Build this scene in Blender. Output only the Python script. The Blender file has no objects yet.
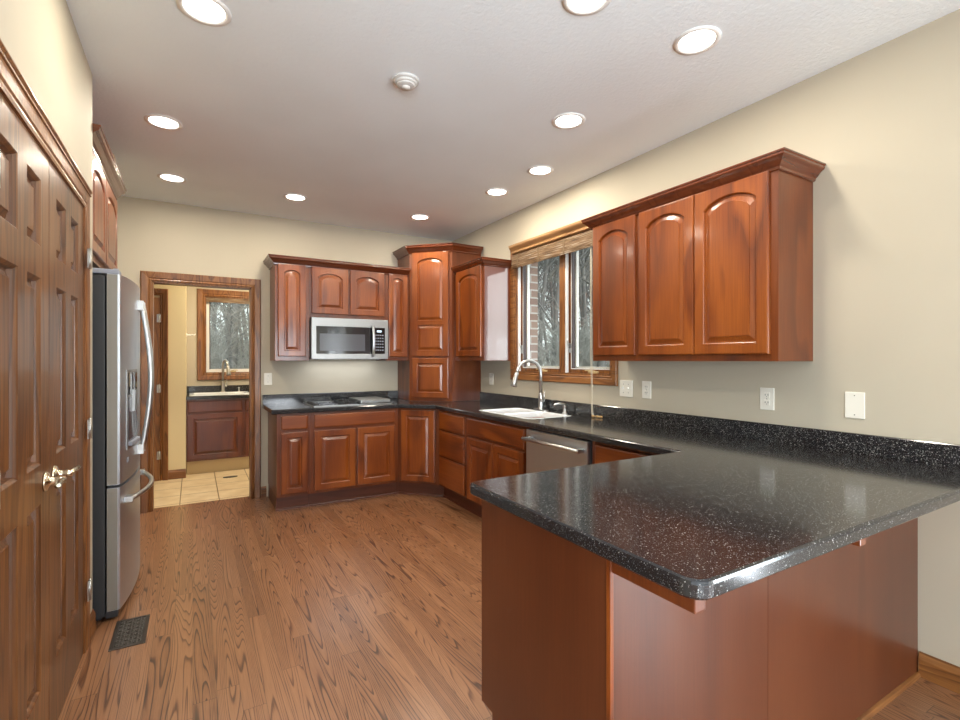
import bpy, bmesh, math, random
from mathutils import Vector, Matrix, noise as mnoise
PI = math.pi
random.seed(7)
SC = bpy.context.scene
COL = SC.collection

# ------------------------------------------------------------ camera, world, exposure
cam_d = bpy.data.cameras.new('camera')
cam_d.sensor_width = 36.0
cam_d.lens = 36.0 * 490.0 / 960.0
cam_d.clip_start = 0.02
cam_d.clip_end = 400
cam = bpy.data.objects.new('camera', cam_d)
COL.objects.link(cam)
YAW = math.atan(287.0 / 490.0)
CAMH = 1.343
cam.location = (0, 0, CAMH)
cam.rotation_euler = (PI / 2, 0, -YAW)
SC.camera = cam

vs = SC.view_settings
vs.view_transform = 'Standard'
vs.look = 'None'
vs.gamma = 1.0
vs.use_curve_mapping = False
vs.exposure = 0.54
SC.cycles.max_bounces = 8
SC.cycles.diffuse_bounces = 5
SC.cycles.glossy_bounces = 4
SC.cycles.transparent_max_bounces = 12
SC.cycles.sample_clamp_indirect = 6.0
SC.cycles.caustics_reflective = False
SC.cycles.caustics_refractive = False
SC.cycles.use_denoising = True

world = bpy.data.worlds.new('overcast_sky')
SC.world = world
world.use_nodes = True
wn, wl = world.node_tree.nodes, world.node_tree.links
wn.clear()
w_out = wn.new('ShaderNodeOutputWorld')
w_bg = wn.new('ShaderNodeBackground')
w_tc = wn.new('ShaderNodeTexCoord')
w_dot = wn.new('ShaderNodeVectorMath'); w_dot.operation = 'DOT_PRODUCT'
w_dot.inputs[1].default_value = Vector((0.35, -0.85, 0.38)).normalized()
w_rmp = wn.new('ShaderNodeValToRGB')
w_rmp.color_ramp.elements[0].position = 0.35
w_rmp.color_ramp.elements[0].color = (0.84, 0.93, 0.93, 1)
w_rmp.color_ramp.elements[1].position = 0.95
w_rmp.color_ramp.elements[1].color = (1.0, 1.0, 1.0, 1)
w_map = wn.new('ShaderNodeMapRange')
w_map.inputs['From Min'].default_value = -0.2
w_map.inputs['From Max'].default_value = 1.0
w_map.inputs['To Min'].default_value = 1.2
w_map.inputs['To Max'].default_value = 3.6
wl.new(w_tc.outputs['Generated'], w_dot.inputs[0])
wl.new(w_dot.outputs['Value'], w_rmp.inputs['Fac'])
wl.new(w_dot.outputs['Value'], w_map.inputs['Value'])
wl.new(w_rmp.outputs['Color'], w_bg.inputs['Color'])
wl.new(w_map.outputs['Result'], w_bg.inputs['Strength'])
wl.new(w_bg.outputs['Background'], w_out.inputs['Surface'])

CAN_POWER = 7.5          # watts of each recessed can
CAN_COLOR = (1.0, 0.92, 0.76)
FILL_COLOR = (0.84, 0.92, 1.0)

# fill lamps added outside openings behind the camera, tilted up to brighten the ceiling
def area(name, loc, rot, sx, sy, power, color):
    l = bpy.data.lights.new(name, 'AREA')
    l.shape = 'RECTANGLE'; l.size = sx; l.size_y = sy
    l.energy = power; l.color = color
    o = bpy.data.objects.new(name, l)
    o.location = loc; o.rotation_euler = rot
    COL.objects.link(o)
    return o
area('rear_patio_fill', (-2.1, -4.40, 1.2), (PI / 2 + 0.5, 0, 0), 3.4, 2.0, 400, FILL_COLOR)       # faces +Y
area('rear_window_fill', (2.15, -4.40, 1.2), (PI / 2 + 0.5, 0, 0), 0.8, 2.0, 80, FILL_COLOR)
area('side_patio_fill', (3.10, -1.2, 0.9), (PI / 2 + 0.6, 0, PI / 2), 1.7, 1.8, 150, FILL_COLOR)   # faces -X

# ------------------------------------------------------------ materials
def new_mat(name):
    m = bpy.data.materials.new(name)
    m.use_nodes = True
    nt = m.node_tree
    b = nt.nodes['Principled BSDF']
    return m, nt.nodes, nt.links, b

def setin(b, **kw):
    for k, v in kw.items():
        k = k.replace('_', ' ')
        if k in b.inputs:
            if isinstance(v, tuple) and len(v) == 3: v = v + (1,)
            b.inputs[k].default_value = v

def plain(name, col, rough=0.5, metal=0.0, **kw):
    m, n, l, b = new_mat(name)
    setin(b, Base_Color=col, Roughness=rough, Metallic=metal, **kw)
    return m

def ramp(n, stops):
    r = n.new('ShaderNodeValToRGB')
    e = r.color_ramp.elements
    while len(e) < len(stops): e.new(0.5)
    for i, (p, c) in enumerate(stops):
        e[i].position = p; e[i].color = c + (1,) if len(c) == 3 else c
    return r

def math_node(n, l, op, a, b=None, c=None):
    m = n.new('ShaderNodeMath'); m.operation = op
    for i, v in enumerate((a, b, c)):
        if v is None: continue
        if hasattr(v, 'links'): l.new(v, m.inputs[i])
        else: m.inputs[i].default_value = v
    return m.outputs[0]

def wood(name, dark, mid, light, axis='z', rough=0.3, coat=0.3, ring=6.0, fine=1.0, ringmix=0.5, bump=0.05, across=7.0, along=0.55, coat_ior=1.5):
    m, n, l, b = new_mat(name)
    tc = n.new('ShaderNodeTexCoord'); oi = n.new('ShaderNodeObjectInfo')
    add = n.new('ShaderNodeVectorMath'); add.operation = 'ADD'
    mul = n.new('ShaderNodeVectorMath'); mul.operation = 'SCALE'
    mul.inputs[0].default_value = (7.3, 5.1, 9.7)
    l.new(oi.outputs['Random'], mul.inputs['Scale'])
    l.new(tc.outputs['Object'], add.inputs[0]); l.new(mul.outputs[0], add.inputs[1])
    mp = n.new('ShaderNodeMapping')
    s = [across] * 3; s['xyz'.index(axis)] = along
    mp.inputs['Scale'].default_value = s
    l.new(add.outputs[0], mp.inputs['Vector'])
    n1 = n.new('ShaderNodeTexNoise'); n1.inputs['Scale'].default_value = 1.0
    n1.inputs['Detail'].default_value = 1.5; n1.inputs['Distortion'].default_value = 0.3
    l.new(mp.outputs[0], n1.inputs['Vector'])
    rings = math_node(n, l, 'MULTIPLY', n1.outputs['Fac'], ring)
    rings = math_node(n, l, 'FRACT', rings)
    # fine pores
    mp2 = n.new('ShaderNodeMapping')
    s = [150.0] * 3; s['xyz'.index(axis)] = 5.0
    mp2.inputs['Scale'].default_value = s
    l.new(add.outputs[0], mp2.inputs['Vector'])
    n2 = n.new('ShaderNodeTexNoise'); n2.inputs['Scale'].default_value = 1.0
    n2.inputs['Detail'].default_value = 3
    l.new(mp2.outputs[0], n2.inputs['Vector'])
    r1 = ramp(n, [(0.0, (0.0,) * 3), (0.28, (0.55,) * 3), (0.85, (1.0,) * 3), (1.0, (0.1,) * 3)])
    l.new(rings, r1.inputs['Fac'])
    a = math_node(n, l, 'MULTIPLY', r1.outputs['Color'], ringmix)
    f = math_node(n, l, 'MULTIPLY', n2.outputs['Fac'], fine * 0.6)
    # slow blotch
    n3 = n.new('ShaderNodeTexNoise'); n3.inputs['Scale'].default_value = 2.2
    n3.inputs['Detail'].default_value = 2
    l.new(add.outputs[0], n3.inputs['Vector'])
    bl = math_node(n, l, 'MULTIPLY', n3.outputs['Fac'], 0.5)
    t = math_node(n, l, 'ADD', a, f); t = math_node(n, l, 'ADD', t, bl)
    off = math_node(n, l, 'SUBTRACT', t, 0.5 * ringmix + 0.3 * fine + 0.25)
    t = math_node(n, l, 'ADD', off, 0.5)
    r = ramp(n, [(0.12, dark), (0.5, mid), (0.88, light)])
    l.new(t, r.inputs['Fac']); l.new(r.outputs['Color'], b.inputs['Base Color'])
    setin(b, Roughness=rough, Coat_Weight=coat, Coat_Roughness=0.12, Coat_IOR=coat_ior)
    if bump:
        bp = n.new('ShaderNodeBump'); bp.inputs['Strength'].default_value = bump
        bp.inputs['Distance'].default_value = 0.002
        l.new(t, bp.inputs['Height']); l.new(bp.outputs[0], b.inputs['Normal'])
    return m

def floor_mat():
    m, n, l, b = new_mat('oak_strip_floor')
    tc = n.new('ShaderNodeTexCoord')
    sp = n.new('ShaderNodeSeparateXYZ'); l.new(tc.outputs['Object'], sp.inputs[0])
    W = 0.083
    u = math_node(n, l, 'DIVIDE', sp.outputs['X'], W)
    iu = math_node(n, l, 'FLOOR', u); fu = math_node(n, l, 'FRACT', u)
    wn1 = n.new('ShaderNodeTexWhiteNoise'); wn1.noise_dimensions = '1D'; l.new(iu, wn1.inputs['W'])
    L = 1.15
    v = math_node(n, l, 'DIVIDE', sp.outputs['Y'], L)
    v = math_node(n, l, 'MULTIPLY_ADD', wn1.outputs['Value'], 7.0, v)
    iv = math_node(n, l, 'FLOOR', v); fv = math_node(n, l, 'FRACT', v)
    cmb = n.new('ShaderNodeCombineXYZ'); l.new(iu, cmb.inputs[0]); l.new(iv, cmb.inputs[1])
    wn2 = n.new('ShaderNodeTexWhiteNoise'); wn2.noise_dimensions = '2D'; l.new(cmb.outputs[0], wn2.inputs['Vector'])
    rnd = wn2.outputs['Value']
    # grain: contour lines of a stretched noise, shifted per plank
    zoff = math_node(n, l, 'MULTIPLY', rnd, 37.0)
    g = n.new('ShaderNodeCombineXYZ')
    l.new(math_node(n, l, 'MULTIPLY', sp.outputs['X'], 9.5), g.inputs[0])
    l.new(math_node(n, l, 'MULTIPLY', sp.outputs['Y'], 0.5), g.inputs[1])
    l.new(zoff, g.inputs[2])
    n1 = n.new('ShaderNodeTexNoise'); n1.inputs['Scale'].default_value = 1.0; n1.inputs['Detail'].default_value = 1.2
    n1.inputs['Roughness'].default_value = 0.45; n1.inputs['Distortion'].default_value = 0.25
    l.new(g.outputs[0], n1.inputs['Vector'])
    fr = math_node(n, l, 'FRACT', math_node(n, l, 'MULTIPLY', n1.outputs['Fac'], 32.0))
    r1 = ramp(n, [(0.0, (0.0,) * 3), (0.08, (0.1,) * 3), (0.26, (0.8,) * 3), (0.92, (1.0,) * 3), (1.0, (0.15,) * 3)])
    l.new(fr, r1.inputs['Fac'])
    g2 = n.new('ShaderNodeCombineXYZ')
    l.new(math_node(n, l, 'MULTIPLY', sp.outputs['X'], 260.0), g2.inputs[0])
    l.new(math_node(n, l, 'MULTIPLY', sp.outputs['Y'], 9.0), g2.inputs[1])
    l.new(zoff, g2.inputs[2])
    n2 = n.new('ShaderNodeTexNoise'); n2.inputs['Scale'].default_value = 1.0; n2.inputs['Detail'].default_value = 2
    l.new(g2.outputs[0], n2.inputs['Vector'])
    t = math_node(n, l, 'MULTIPLY', r1.outputs['Color'], 0.46)
    t = math_node(n, l, 'MULTIPLY_ADD', n2.outputs['Fac'], 0.38, t)
    t = math_node(n, l, 'MULTIPLY_ADD', rnd, 0.22, t)
    r = ramp(n, [(0.16, (0.032, 0.011, 0.004)), (0.42, (0.125, 0.047, 0.018)), (0.64, (0.255, 0.111, 0.048)), (0.97, (0.36, 0.178, 0.086))])
    l.new(t, r.inputs['Fac'])
    # seams
    e1 = math_node(n, l, 'MINIMUM', fu, math_node(n, l, 'SUBTRACT', 1.0, fu))
    s1 = math_node(n, l, 'GREATER_THAN', e1, 0.012)
    e2 = math_node(n, l, 'MINIMUM', fv, math_node(n, l, 'SUBTRACT', 1.0, fv))
    s2 = math_node(n, l, 'GREATER_THAN', e2, 0.0012)
    s = math_node(n, l, 'MULTIPLY', s1, s2)
    s = math_node(n, l, 'MULTIPLY_ADD', s, 0.5, 0.5)
    mx = n.new('ShaderNodeVectorMath'); mx.operation = 'SCALE'
    l.new(r.outputs['Color'], mx.inputs[0]); l.new(s, mx.inputs['Scale'])
    l.new(mx.outputs[0], b.inputs['Base Color'])
    setin(b, Roughness=0.38, Coat_Weight=0.8, Coat_Roughness=0.25, Coat_IOR=1.55)
    bp = n.new('ShaderNodeBump'); bp.inputs['Strength'].default_value = 0.12; bp.inputs['Distance'].default_value = 0.002
    l.new(math_node(n, l, 'MULTIPLY', t, s), bp.inputs['Height']); l.new(bp.outputs[0], b.inputs['Normal'])
    return m

def counter_mat():
    m, n, l, b = new_mat('black_speckled_stone')
    tc = n.new('ShaderNodeTexCoord')
    def specks(scale, thr, seed):
        mp = n.new('ShaderNodeMapping'); mp.inputs['Location'].default_value = (seed, seed * 2, seed * 3)
        l.new(tc.outputs['Object'], mp.inputs['Vector'])
        v = n.new('ShaderNodeTexVoronoi'); v.inputs['Scale'].default_value = scale
        l.new(mp.outputs[0], v.inputs['Vector'])
        sc = n.new('ShaderNodeSeparateColor'); l.new(v.outputs['Color'], sc.inputs[0])
        rad = math_node(n, l, 'MULTIPLY', math_node(n, l, 'POWER', sc.outputs[0], 3.6), thr)
        hit = math_node(n, l, 'LESS_THAN', v.outputs['Distance'], rad)
        return math_node(n, l, 'MULTIPLY', hit, math_node(n, l, 'MULTIPLY_ADD', sc.outputs[1], 0.7, 0.3))
    a = specks(240, 0.42, 0.0)
    c = specks(400, 0.38, 5.0)
    t = math_node(n, l, 'MAXIMUM', a, math_node(n, l, 'MULTIPLY', c, 0.6))
    r = ramp(n, [(0.0, (0.016, 0.016, 0.018)), (0.55, (0.25, 0.24, 0.23)), (1.0, (0.45, 0.44, 0.42))])
    l.new(t, r.inputs['Fac']); l.new(r.outputs['Color'], b.inputs['Base Color'])
    setin(b, Roughness=0.13, IOR=1.56)
    return m

def wall_mat(name, col, bump=0.05, scale=180):
    m, n, l, b = new_mat(name)
    tc = n.new('ShaderNodeTexCoord')
    ns = n.new('ShaderNodeTexNoise'); ns.inputs['Scale'].default_value = scale; ns.inputs['Detail'].default_value = 3
    l.new(tc.outputs['Object'], ns.inputs['Vector'])
    n2 = n.new('ShaderNodeTexNoise'); n2.inputs['Scale'].default_value = 1.5
    l.new(tc.outputs['Object'], n2.inputs['Vector'])
    r = ramp(n, [(0.3, tuple(c * 0.97 for c in col)), (0.7, tuple(min(1, c * 1.03) for c in col))])
    l.new(n2.outputs['Fac'], r.inputs['Fac']); l.new(r.outputs['Color'], b.inputs['Base Color'])
    bp = n.new('ShaderNodeBump'); bp.inputs['Strength'].default_value = bump; bp.inputs['Distance'].default_value = 0.004
    l.new(ns.outputs['Fac'], bp.inputs['Height']); l.new(bp.outputs[0], b.inputs['Normal'])
    setin(b, Roughness=0.75)
    return m

def tile_mat():
    m, n, l, b = new_mat('beige_floor_tile')
    tc = n.new('ShaderNodeTexCoord'); sp = n.new('ShaderNodeSeparateXYZ'); l.new(tc.outputs['Object'], sp.inputs[0])
    T = 0.325
    u = math_node(n, l, 'DIVIDE', math_node(n, l, 'ADD', sp.outputs['X'], 0.106), T)
    v = math_node(n, l, 'DIVIDE', math_node(n, l, 'ADD', sp.outputs['Y'], -5.70), T)
    fu = math_node(n, l, 'FRACT', u); fv = math_node(n, l, 'FRACT', v)
    eu = math_node(n, l, 'MINIMUM', fu, math_node(n, l, 'SUBTRACT', 1.0, fu))
    ev = math_node(n, l, 'MINIMUM', fv, math_node(n, l, 'SUBTRACT', 1.0, fv))
    e = math_node(n, l, 'GREATER_THAN', math_node(n, l, 'MINIMUM', eu, ev), 0.014)
    ns = n.new('ShaderNodeTexNoise'); ns.inputs['Scale'].default_value = 6; ns.inputs['Detail'].default_value = 4
    l.new(tc.outputs['Object'], ns.inputs['Vector'])
    r = ramp(n, [(0.3, (0.60, 0.45, 0.27)), (0.7, (0.74, 0.60, 0.40))])
    l.new(ns.outputs['Fac'], r.inputs['Fac'])
    mx = n.new('ShaderNodeMix'); mx.data_type = 'RGBA'
    l.new(e, mx.inputs['Factor']); mx.inputs['A'].default_value = (0.20, 0.13, 0.07, 1)
    l.new(r.outputs['Color'], mx.inputs['B']); l.new(mx.outputs['Result'], b.inputs['Base Color'])
    setin(b, Roughness=0.35)
    return m

def brick_mat():
    m, n, l, b = new_mat('brown_brick')
    tc = n.new('ShaderNodeTexCoord'); sp = n.new('ShaderNodeSeparateXYZ'); l.new(tc.outputs['Object'], sp.inputs[0])
    cb = n.new('ShaderNodeCombineXYZ')
    l.new(math_node(n, l, 'ADD', sp.outputs['X'], sp.outputs['Y']), cb.inputs[0]); l.new(sp.outputs['Z'], cb.inputs[1])
    bt = n.new('ShaderNodeTexBrick'); bt.inputs['Scale'].default_value = 1.0
    bt.inputs['Brick Width'].default_value = 0.2; bt.inputs['Row Height'].default_value = 0.075
    bt.inputs['Mortar Size'].default_value = 0.008
    bt.inputs['Color1'].default_value = (0.16, 0.10, 0.08, 1); bt.inputs['Color2'].default_value = (0.22, 0.15, 0.12, 1)
    bt.inputs['Mortar'].default_value = (0.34, 0.32, 0.30, 1)
    l.new(cb.outputs[0], bt.inputs['Vector']); l.new(bt.outputs['Color'], b.inputs['Base Color'])
    setin(b, Roughness=0.9)
    return m

def steel_mat(name, col=(0.60, 0.60, 0.61), rough=0.28, axis='z'):
    m, n, l, b = new_mat(name)
    tc = n.new('ShaderNodeTexCoord'); mp = n.new('ShaderNodeMapping')
    s = [260.0] * 3; s['xyz'.index(axis)] = 2.0
    mp.inputs['Scale'].default_value = s
    l.new(tc.outputs['Object'], mp.inputs['Vector'])
    ns = n.new('ShaderNodeTexNoise'); ns.inputs['Scale'].default_value = 1.0
    l.new(mp.outputs[0], ns.inputs['Vector'])
    l.new(math_node(n, l, 'MULTIPLY_ADD', ns.outputs['Fac'], 0.16, rough - 0.08), b.inputs['Roughness'])
    setin(b, Base_Color=col, Metallic=1.0)
    return m

def glass_mat():
    m = bpy.data.materials.new('window_glass'); m.use_nodes = True
    n, l = m.node_tree.nodes, m.node_tree.links; n.clear()
    o = n.new('ShaderNodeOutputMaterial'); mx = n.new('ShaderNodeMixShader')
    tr = n.new('ShaderNodeBsdfTransparent'); gl = n.new('ShaderNodeBsdfGlossy')
    tr.inputs['Color'].default_value = (0.95, 0.97, 0.96, 1); gl.inputs['Roughness'].default_value = 0.02
    fr = n.new('ShaderNodeFresnel'); geo = n.new('ShaderNodeNewGeometry')
    l.new(math_node(n, l, 'MULTIPLY_ADD', geo.outputs['Backfacing'], 1 / 1.45 - 1.45, 1.45), fr.inputs['IOR'])
    l.new(fr.outputs[0], mx.inputs[0]); l.new(tr.outputs[0], mx.inputs[1]); l.new(gl.outputs[0], mx.inputs[2])
    l.new(mx.outputs[0], o.inputs['Surface'])
    return m

def shade_mat():
    # bamboo weave with patches of pale reed
    m, n, l, b = new_mat('woven_bamboo')
    tc = n.new('ShaderNodeTexCoord'); mp = n.new('ShaderNodeMapping')
    mp.inputs['Scale'].default_value = (5, 5, 150)
    l.new(tc.outputs['Object'], mp.inputs['Vector'])
    ns = n.new('ShaderNodeTexNoise'); ns.inputs['Scale'].default_value = 1.0; ns.inputs['Detail'].default_value = 3
    l.new(mp.outputs[0], ns.inputs['Vector'])
    r = ramp(n, [(0.3, (0.05, 0.025, 0.01)), (0.5, (0.19, 0.10, 0.04)), (0.6, (0.30, 0.22, 0.14)), (0.72, (0.42, 0.39, 0.36))])
    l.new(ns.outputs['Fac'], r.inputs['Fac']); l.new(r.outputs['Color'], b.inputs['Base Color'])
    setin(b, Roughness=0.6)
    return m

def ground_mat():
    m, n, l, b = new_mat('leaf_litter')
    tc = n.new('ShaderNodeTexCoord')
    ns = n.new('ShaderNodeTexNoise'); ns.inputs['Scale'].default_value = 3; ns.inputs['Detail'].default_value = 8
    l.new(tc.outputs['Object'], ns.inputs['Vector'])
    r = ramp(n, [(0.3, (0.16, 0.14, 0.11)), (0.7, (0.42, 0.40, 0.36))])
    l.new(ns.outputs['Fac'], r.inputs['Fac']); l.new(r.outputs['Color'], b.inputs['Base Color'])
    setin(b, Roughness=1.0)
    return m

CH = ((0.055, 0.010, 0.002), (0.175, 0.038, 0.005), (0.30, 0.080, 0.010))
M = {}
M['cherry'] = wood('cherry_wood', *CH, axis='z', rough=0.33, coat=0.25, ring=3.0, fine=0.7, ringmix=0.35, bump=0.0, across=5, along=0.9)
M['cherry_h'] = wood('cherry_wood_rail', *CH, axis='x', rough=0.33, coat=0.25, ring=3.0, fine=0.7, ringmix=0.35, bump=0.0, across=5, along=0.9)
M['frame'] = wood('cherry_wood_frame', (0.045, 0.009, 0.002), (0.12, 0.026, 0.005), (0.21, 0.052, 0.009), axis='z', rough=0.33, coat=0.25, ring=3.0, fine=0.7, ringmix=0.3, bump=0.0, across=5, along=0.9)
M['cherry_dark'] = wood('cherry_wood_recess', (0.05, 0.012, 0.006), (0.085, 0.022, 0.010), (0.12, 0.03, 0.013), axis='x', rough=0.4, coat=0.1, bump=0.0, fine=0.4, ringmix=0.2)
M['crown'] = wood('cherry_wood_crown', (0.05, 0.011, 0.004), (0.11, 0.025, 0.008), (0.17, 0.043, 0.013), axis='x', rough=0.25, coat=0.45, bump=0.0, fine=0.4, ringmix=0.2)
M['veneer'] = wood('cherry_veneer', (0.045, 0.010, 0.0035), (0.082, 0.020, 0.0065), (0.125, 0.036, 0.012), axis='z', rough=0.32, coat=0.22, ring=3.0, fine=0.5, ringmix=0.2, bump=0.0, across=5, along=0.5)
OAK = ((0.05, 0.016, 0.004), (0.18, 0.065, 0.016), (0.30, 0.125, 0.034))
for ax in 'xyz':
    M['oak_' + ax] = wood('oak_trim_' + ax, *OAK, axis=ax, rough=0.42, coat=0.08, ring=9, fine=0.9, ringmix=0.4, bump=0.06, across=9, along=0.8)
M['oak_door'] = wood('oak_door_stain', (0.024, 0.009, 0.003), (0.115, 0.042, 0.012), (0.22, 0.090, 0.027), axis='z', rough=0.38, coat=0.15, ring=8, fine=1.0, ringmix=0.35, bump=0.06, across=8, along=0.6)
M['oak_light'] = wood('golden_oak', (0.17, 0.082, 0.030), (0.34, 0.18, 0.072), (0.47, 0.28, 0.125), axis='y', rough=0.35, coat=0.3, ring=6, fine=0.8, ringmix=0.3, bump=0.0)
M['floor'] = floor_mat()
M['counter'] = counter_mat()
M['wall'] = wall_mat('beige_wall_paint', (0.485, 0.430, 0.335))
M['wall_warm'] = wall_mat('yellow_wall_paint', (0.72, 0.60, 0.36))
M['ceiling'] = wall_mat('textured_ceiling_paint', (0.85, 0.92, 0.97), bump=0.5, scale=60)
M['tile'] = tile_mat()
M['brick'] = brick_mat()
M['steel'] = steel_mat('brushed_steel', (0.58, 0.62, 0.67), 0.38)
M['steel_x'] = steel_mat('brushed_steel_wide', (0.30, 0.30, 0.295), 0.36, axis='x')
M['steel_side'] = plain('grey_door_edge', (0.26, 0.245, 0.215), 0.4, 0.35)
M['chrome'] = plain('brushed_nickel', (0.50, 0.50, 0.49), 0.32, 1.0)
M['black'] = plain('black_plastic', (0.018, 0.018, 0.02), 0.35)
M['dark_case'] = plain('charcoal_casing', (0.028, 0.03, 0.034), 0.5)
M['black_glass'] = plain('black_glass', (0.012, 0.012, 0.014), 0.06, IOR=1.6)
M['grey_glass'] = plain('smoked_window', (0.07, 0.075, 0.09), 0.12, IOR=1.6)
M['white'] = plain('white_plastic', (0.80, 0.79, 0.76), 0.35)
M['white_trim'] = plain('white_vinyl', (0.78, 0.78, 0.77), 0.4)
M['almond'] = plain('almond_plate', (0.78, 0.75, 0.67), 0.35)
M['slot'] = plain('dark_slot', (0.05, 0.045, 0.04), 0.5)
M['porcelain'] = plain('white_enamel', (0.80, 0.85, 0.88), 0.18, Coat_Weight=0.4)
M['gasket'] = plain('dark_gasket', (0.045, 0.03, 0.032), 0.5)
M['glass'] = glass_mat()
M['shade'] = shade_mat()
M['ground'] = ground_mat()
M['bark'] = plain('grey_bark', (0.13, 0.13, 0.125), 0.95)
M['brush'] = plain('pale_brush_bark', (0.24, 0.24, 0.22), 0.95)
M['cord'] = plain('pale_cord', (0.62, 0.56, 0.44), 0.6)
M['bead'] = plain('tan_wood_bead', (0.45, 0.27, 0.11), 0.5)
M['bronze'] = plain('bronze_grille', (0.05, 0.042, 0.038), 0.4, 0.6)
M['grille'] = plain('aged_bronze', (0.10, 0.09, 0.08), 0.4, 0.5)
M['glare_panel'] = plain('window_glare_panel', (0.13, 0.06, 0.055), 0.3, 0.0, Coat_Weight=1.0, Coat_Roughness=0.05, Coat_IOR=1.75)  # coat stronger than the other cherry, shaped to produce the window glare
M['shade_tape'] = plain('brown_tape', (0.16, 0.10, 0.05), 0.7)
M['detector'] = plain('aged_white_plastic', (0.62, 0.61, 0.59), 0.45)
M['toe_tan'] = plain('tan_toe_board', (0.52, 0.38, 0.19), 0.5)
M['button'] = plain('grey_button', (0.28, 0.30, 0.36), 0.5)
M['display'] = plain('lit_display', (0.5, 0.6, 0.7), 0.4, Emission_Color=(0.6, 0.75, 0.9), Emission_Strength=0.8)
M['lens'] = plain('lit_lens', (1, 1, 1), 0.5, Emission_Color=(1.0, 0.95, 0.87), Emission_Strength=6.0)
M['lamp_ring'] = plain('white_lamp_ring', (0.85, 0.84, 0.82), 0.4)

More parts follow.
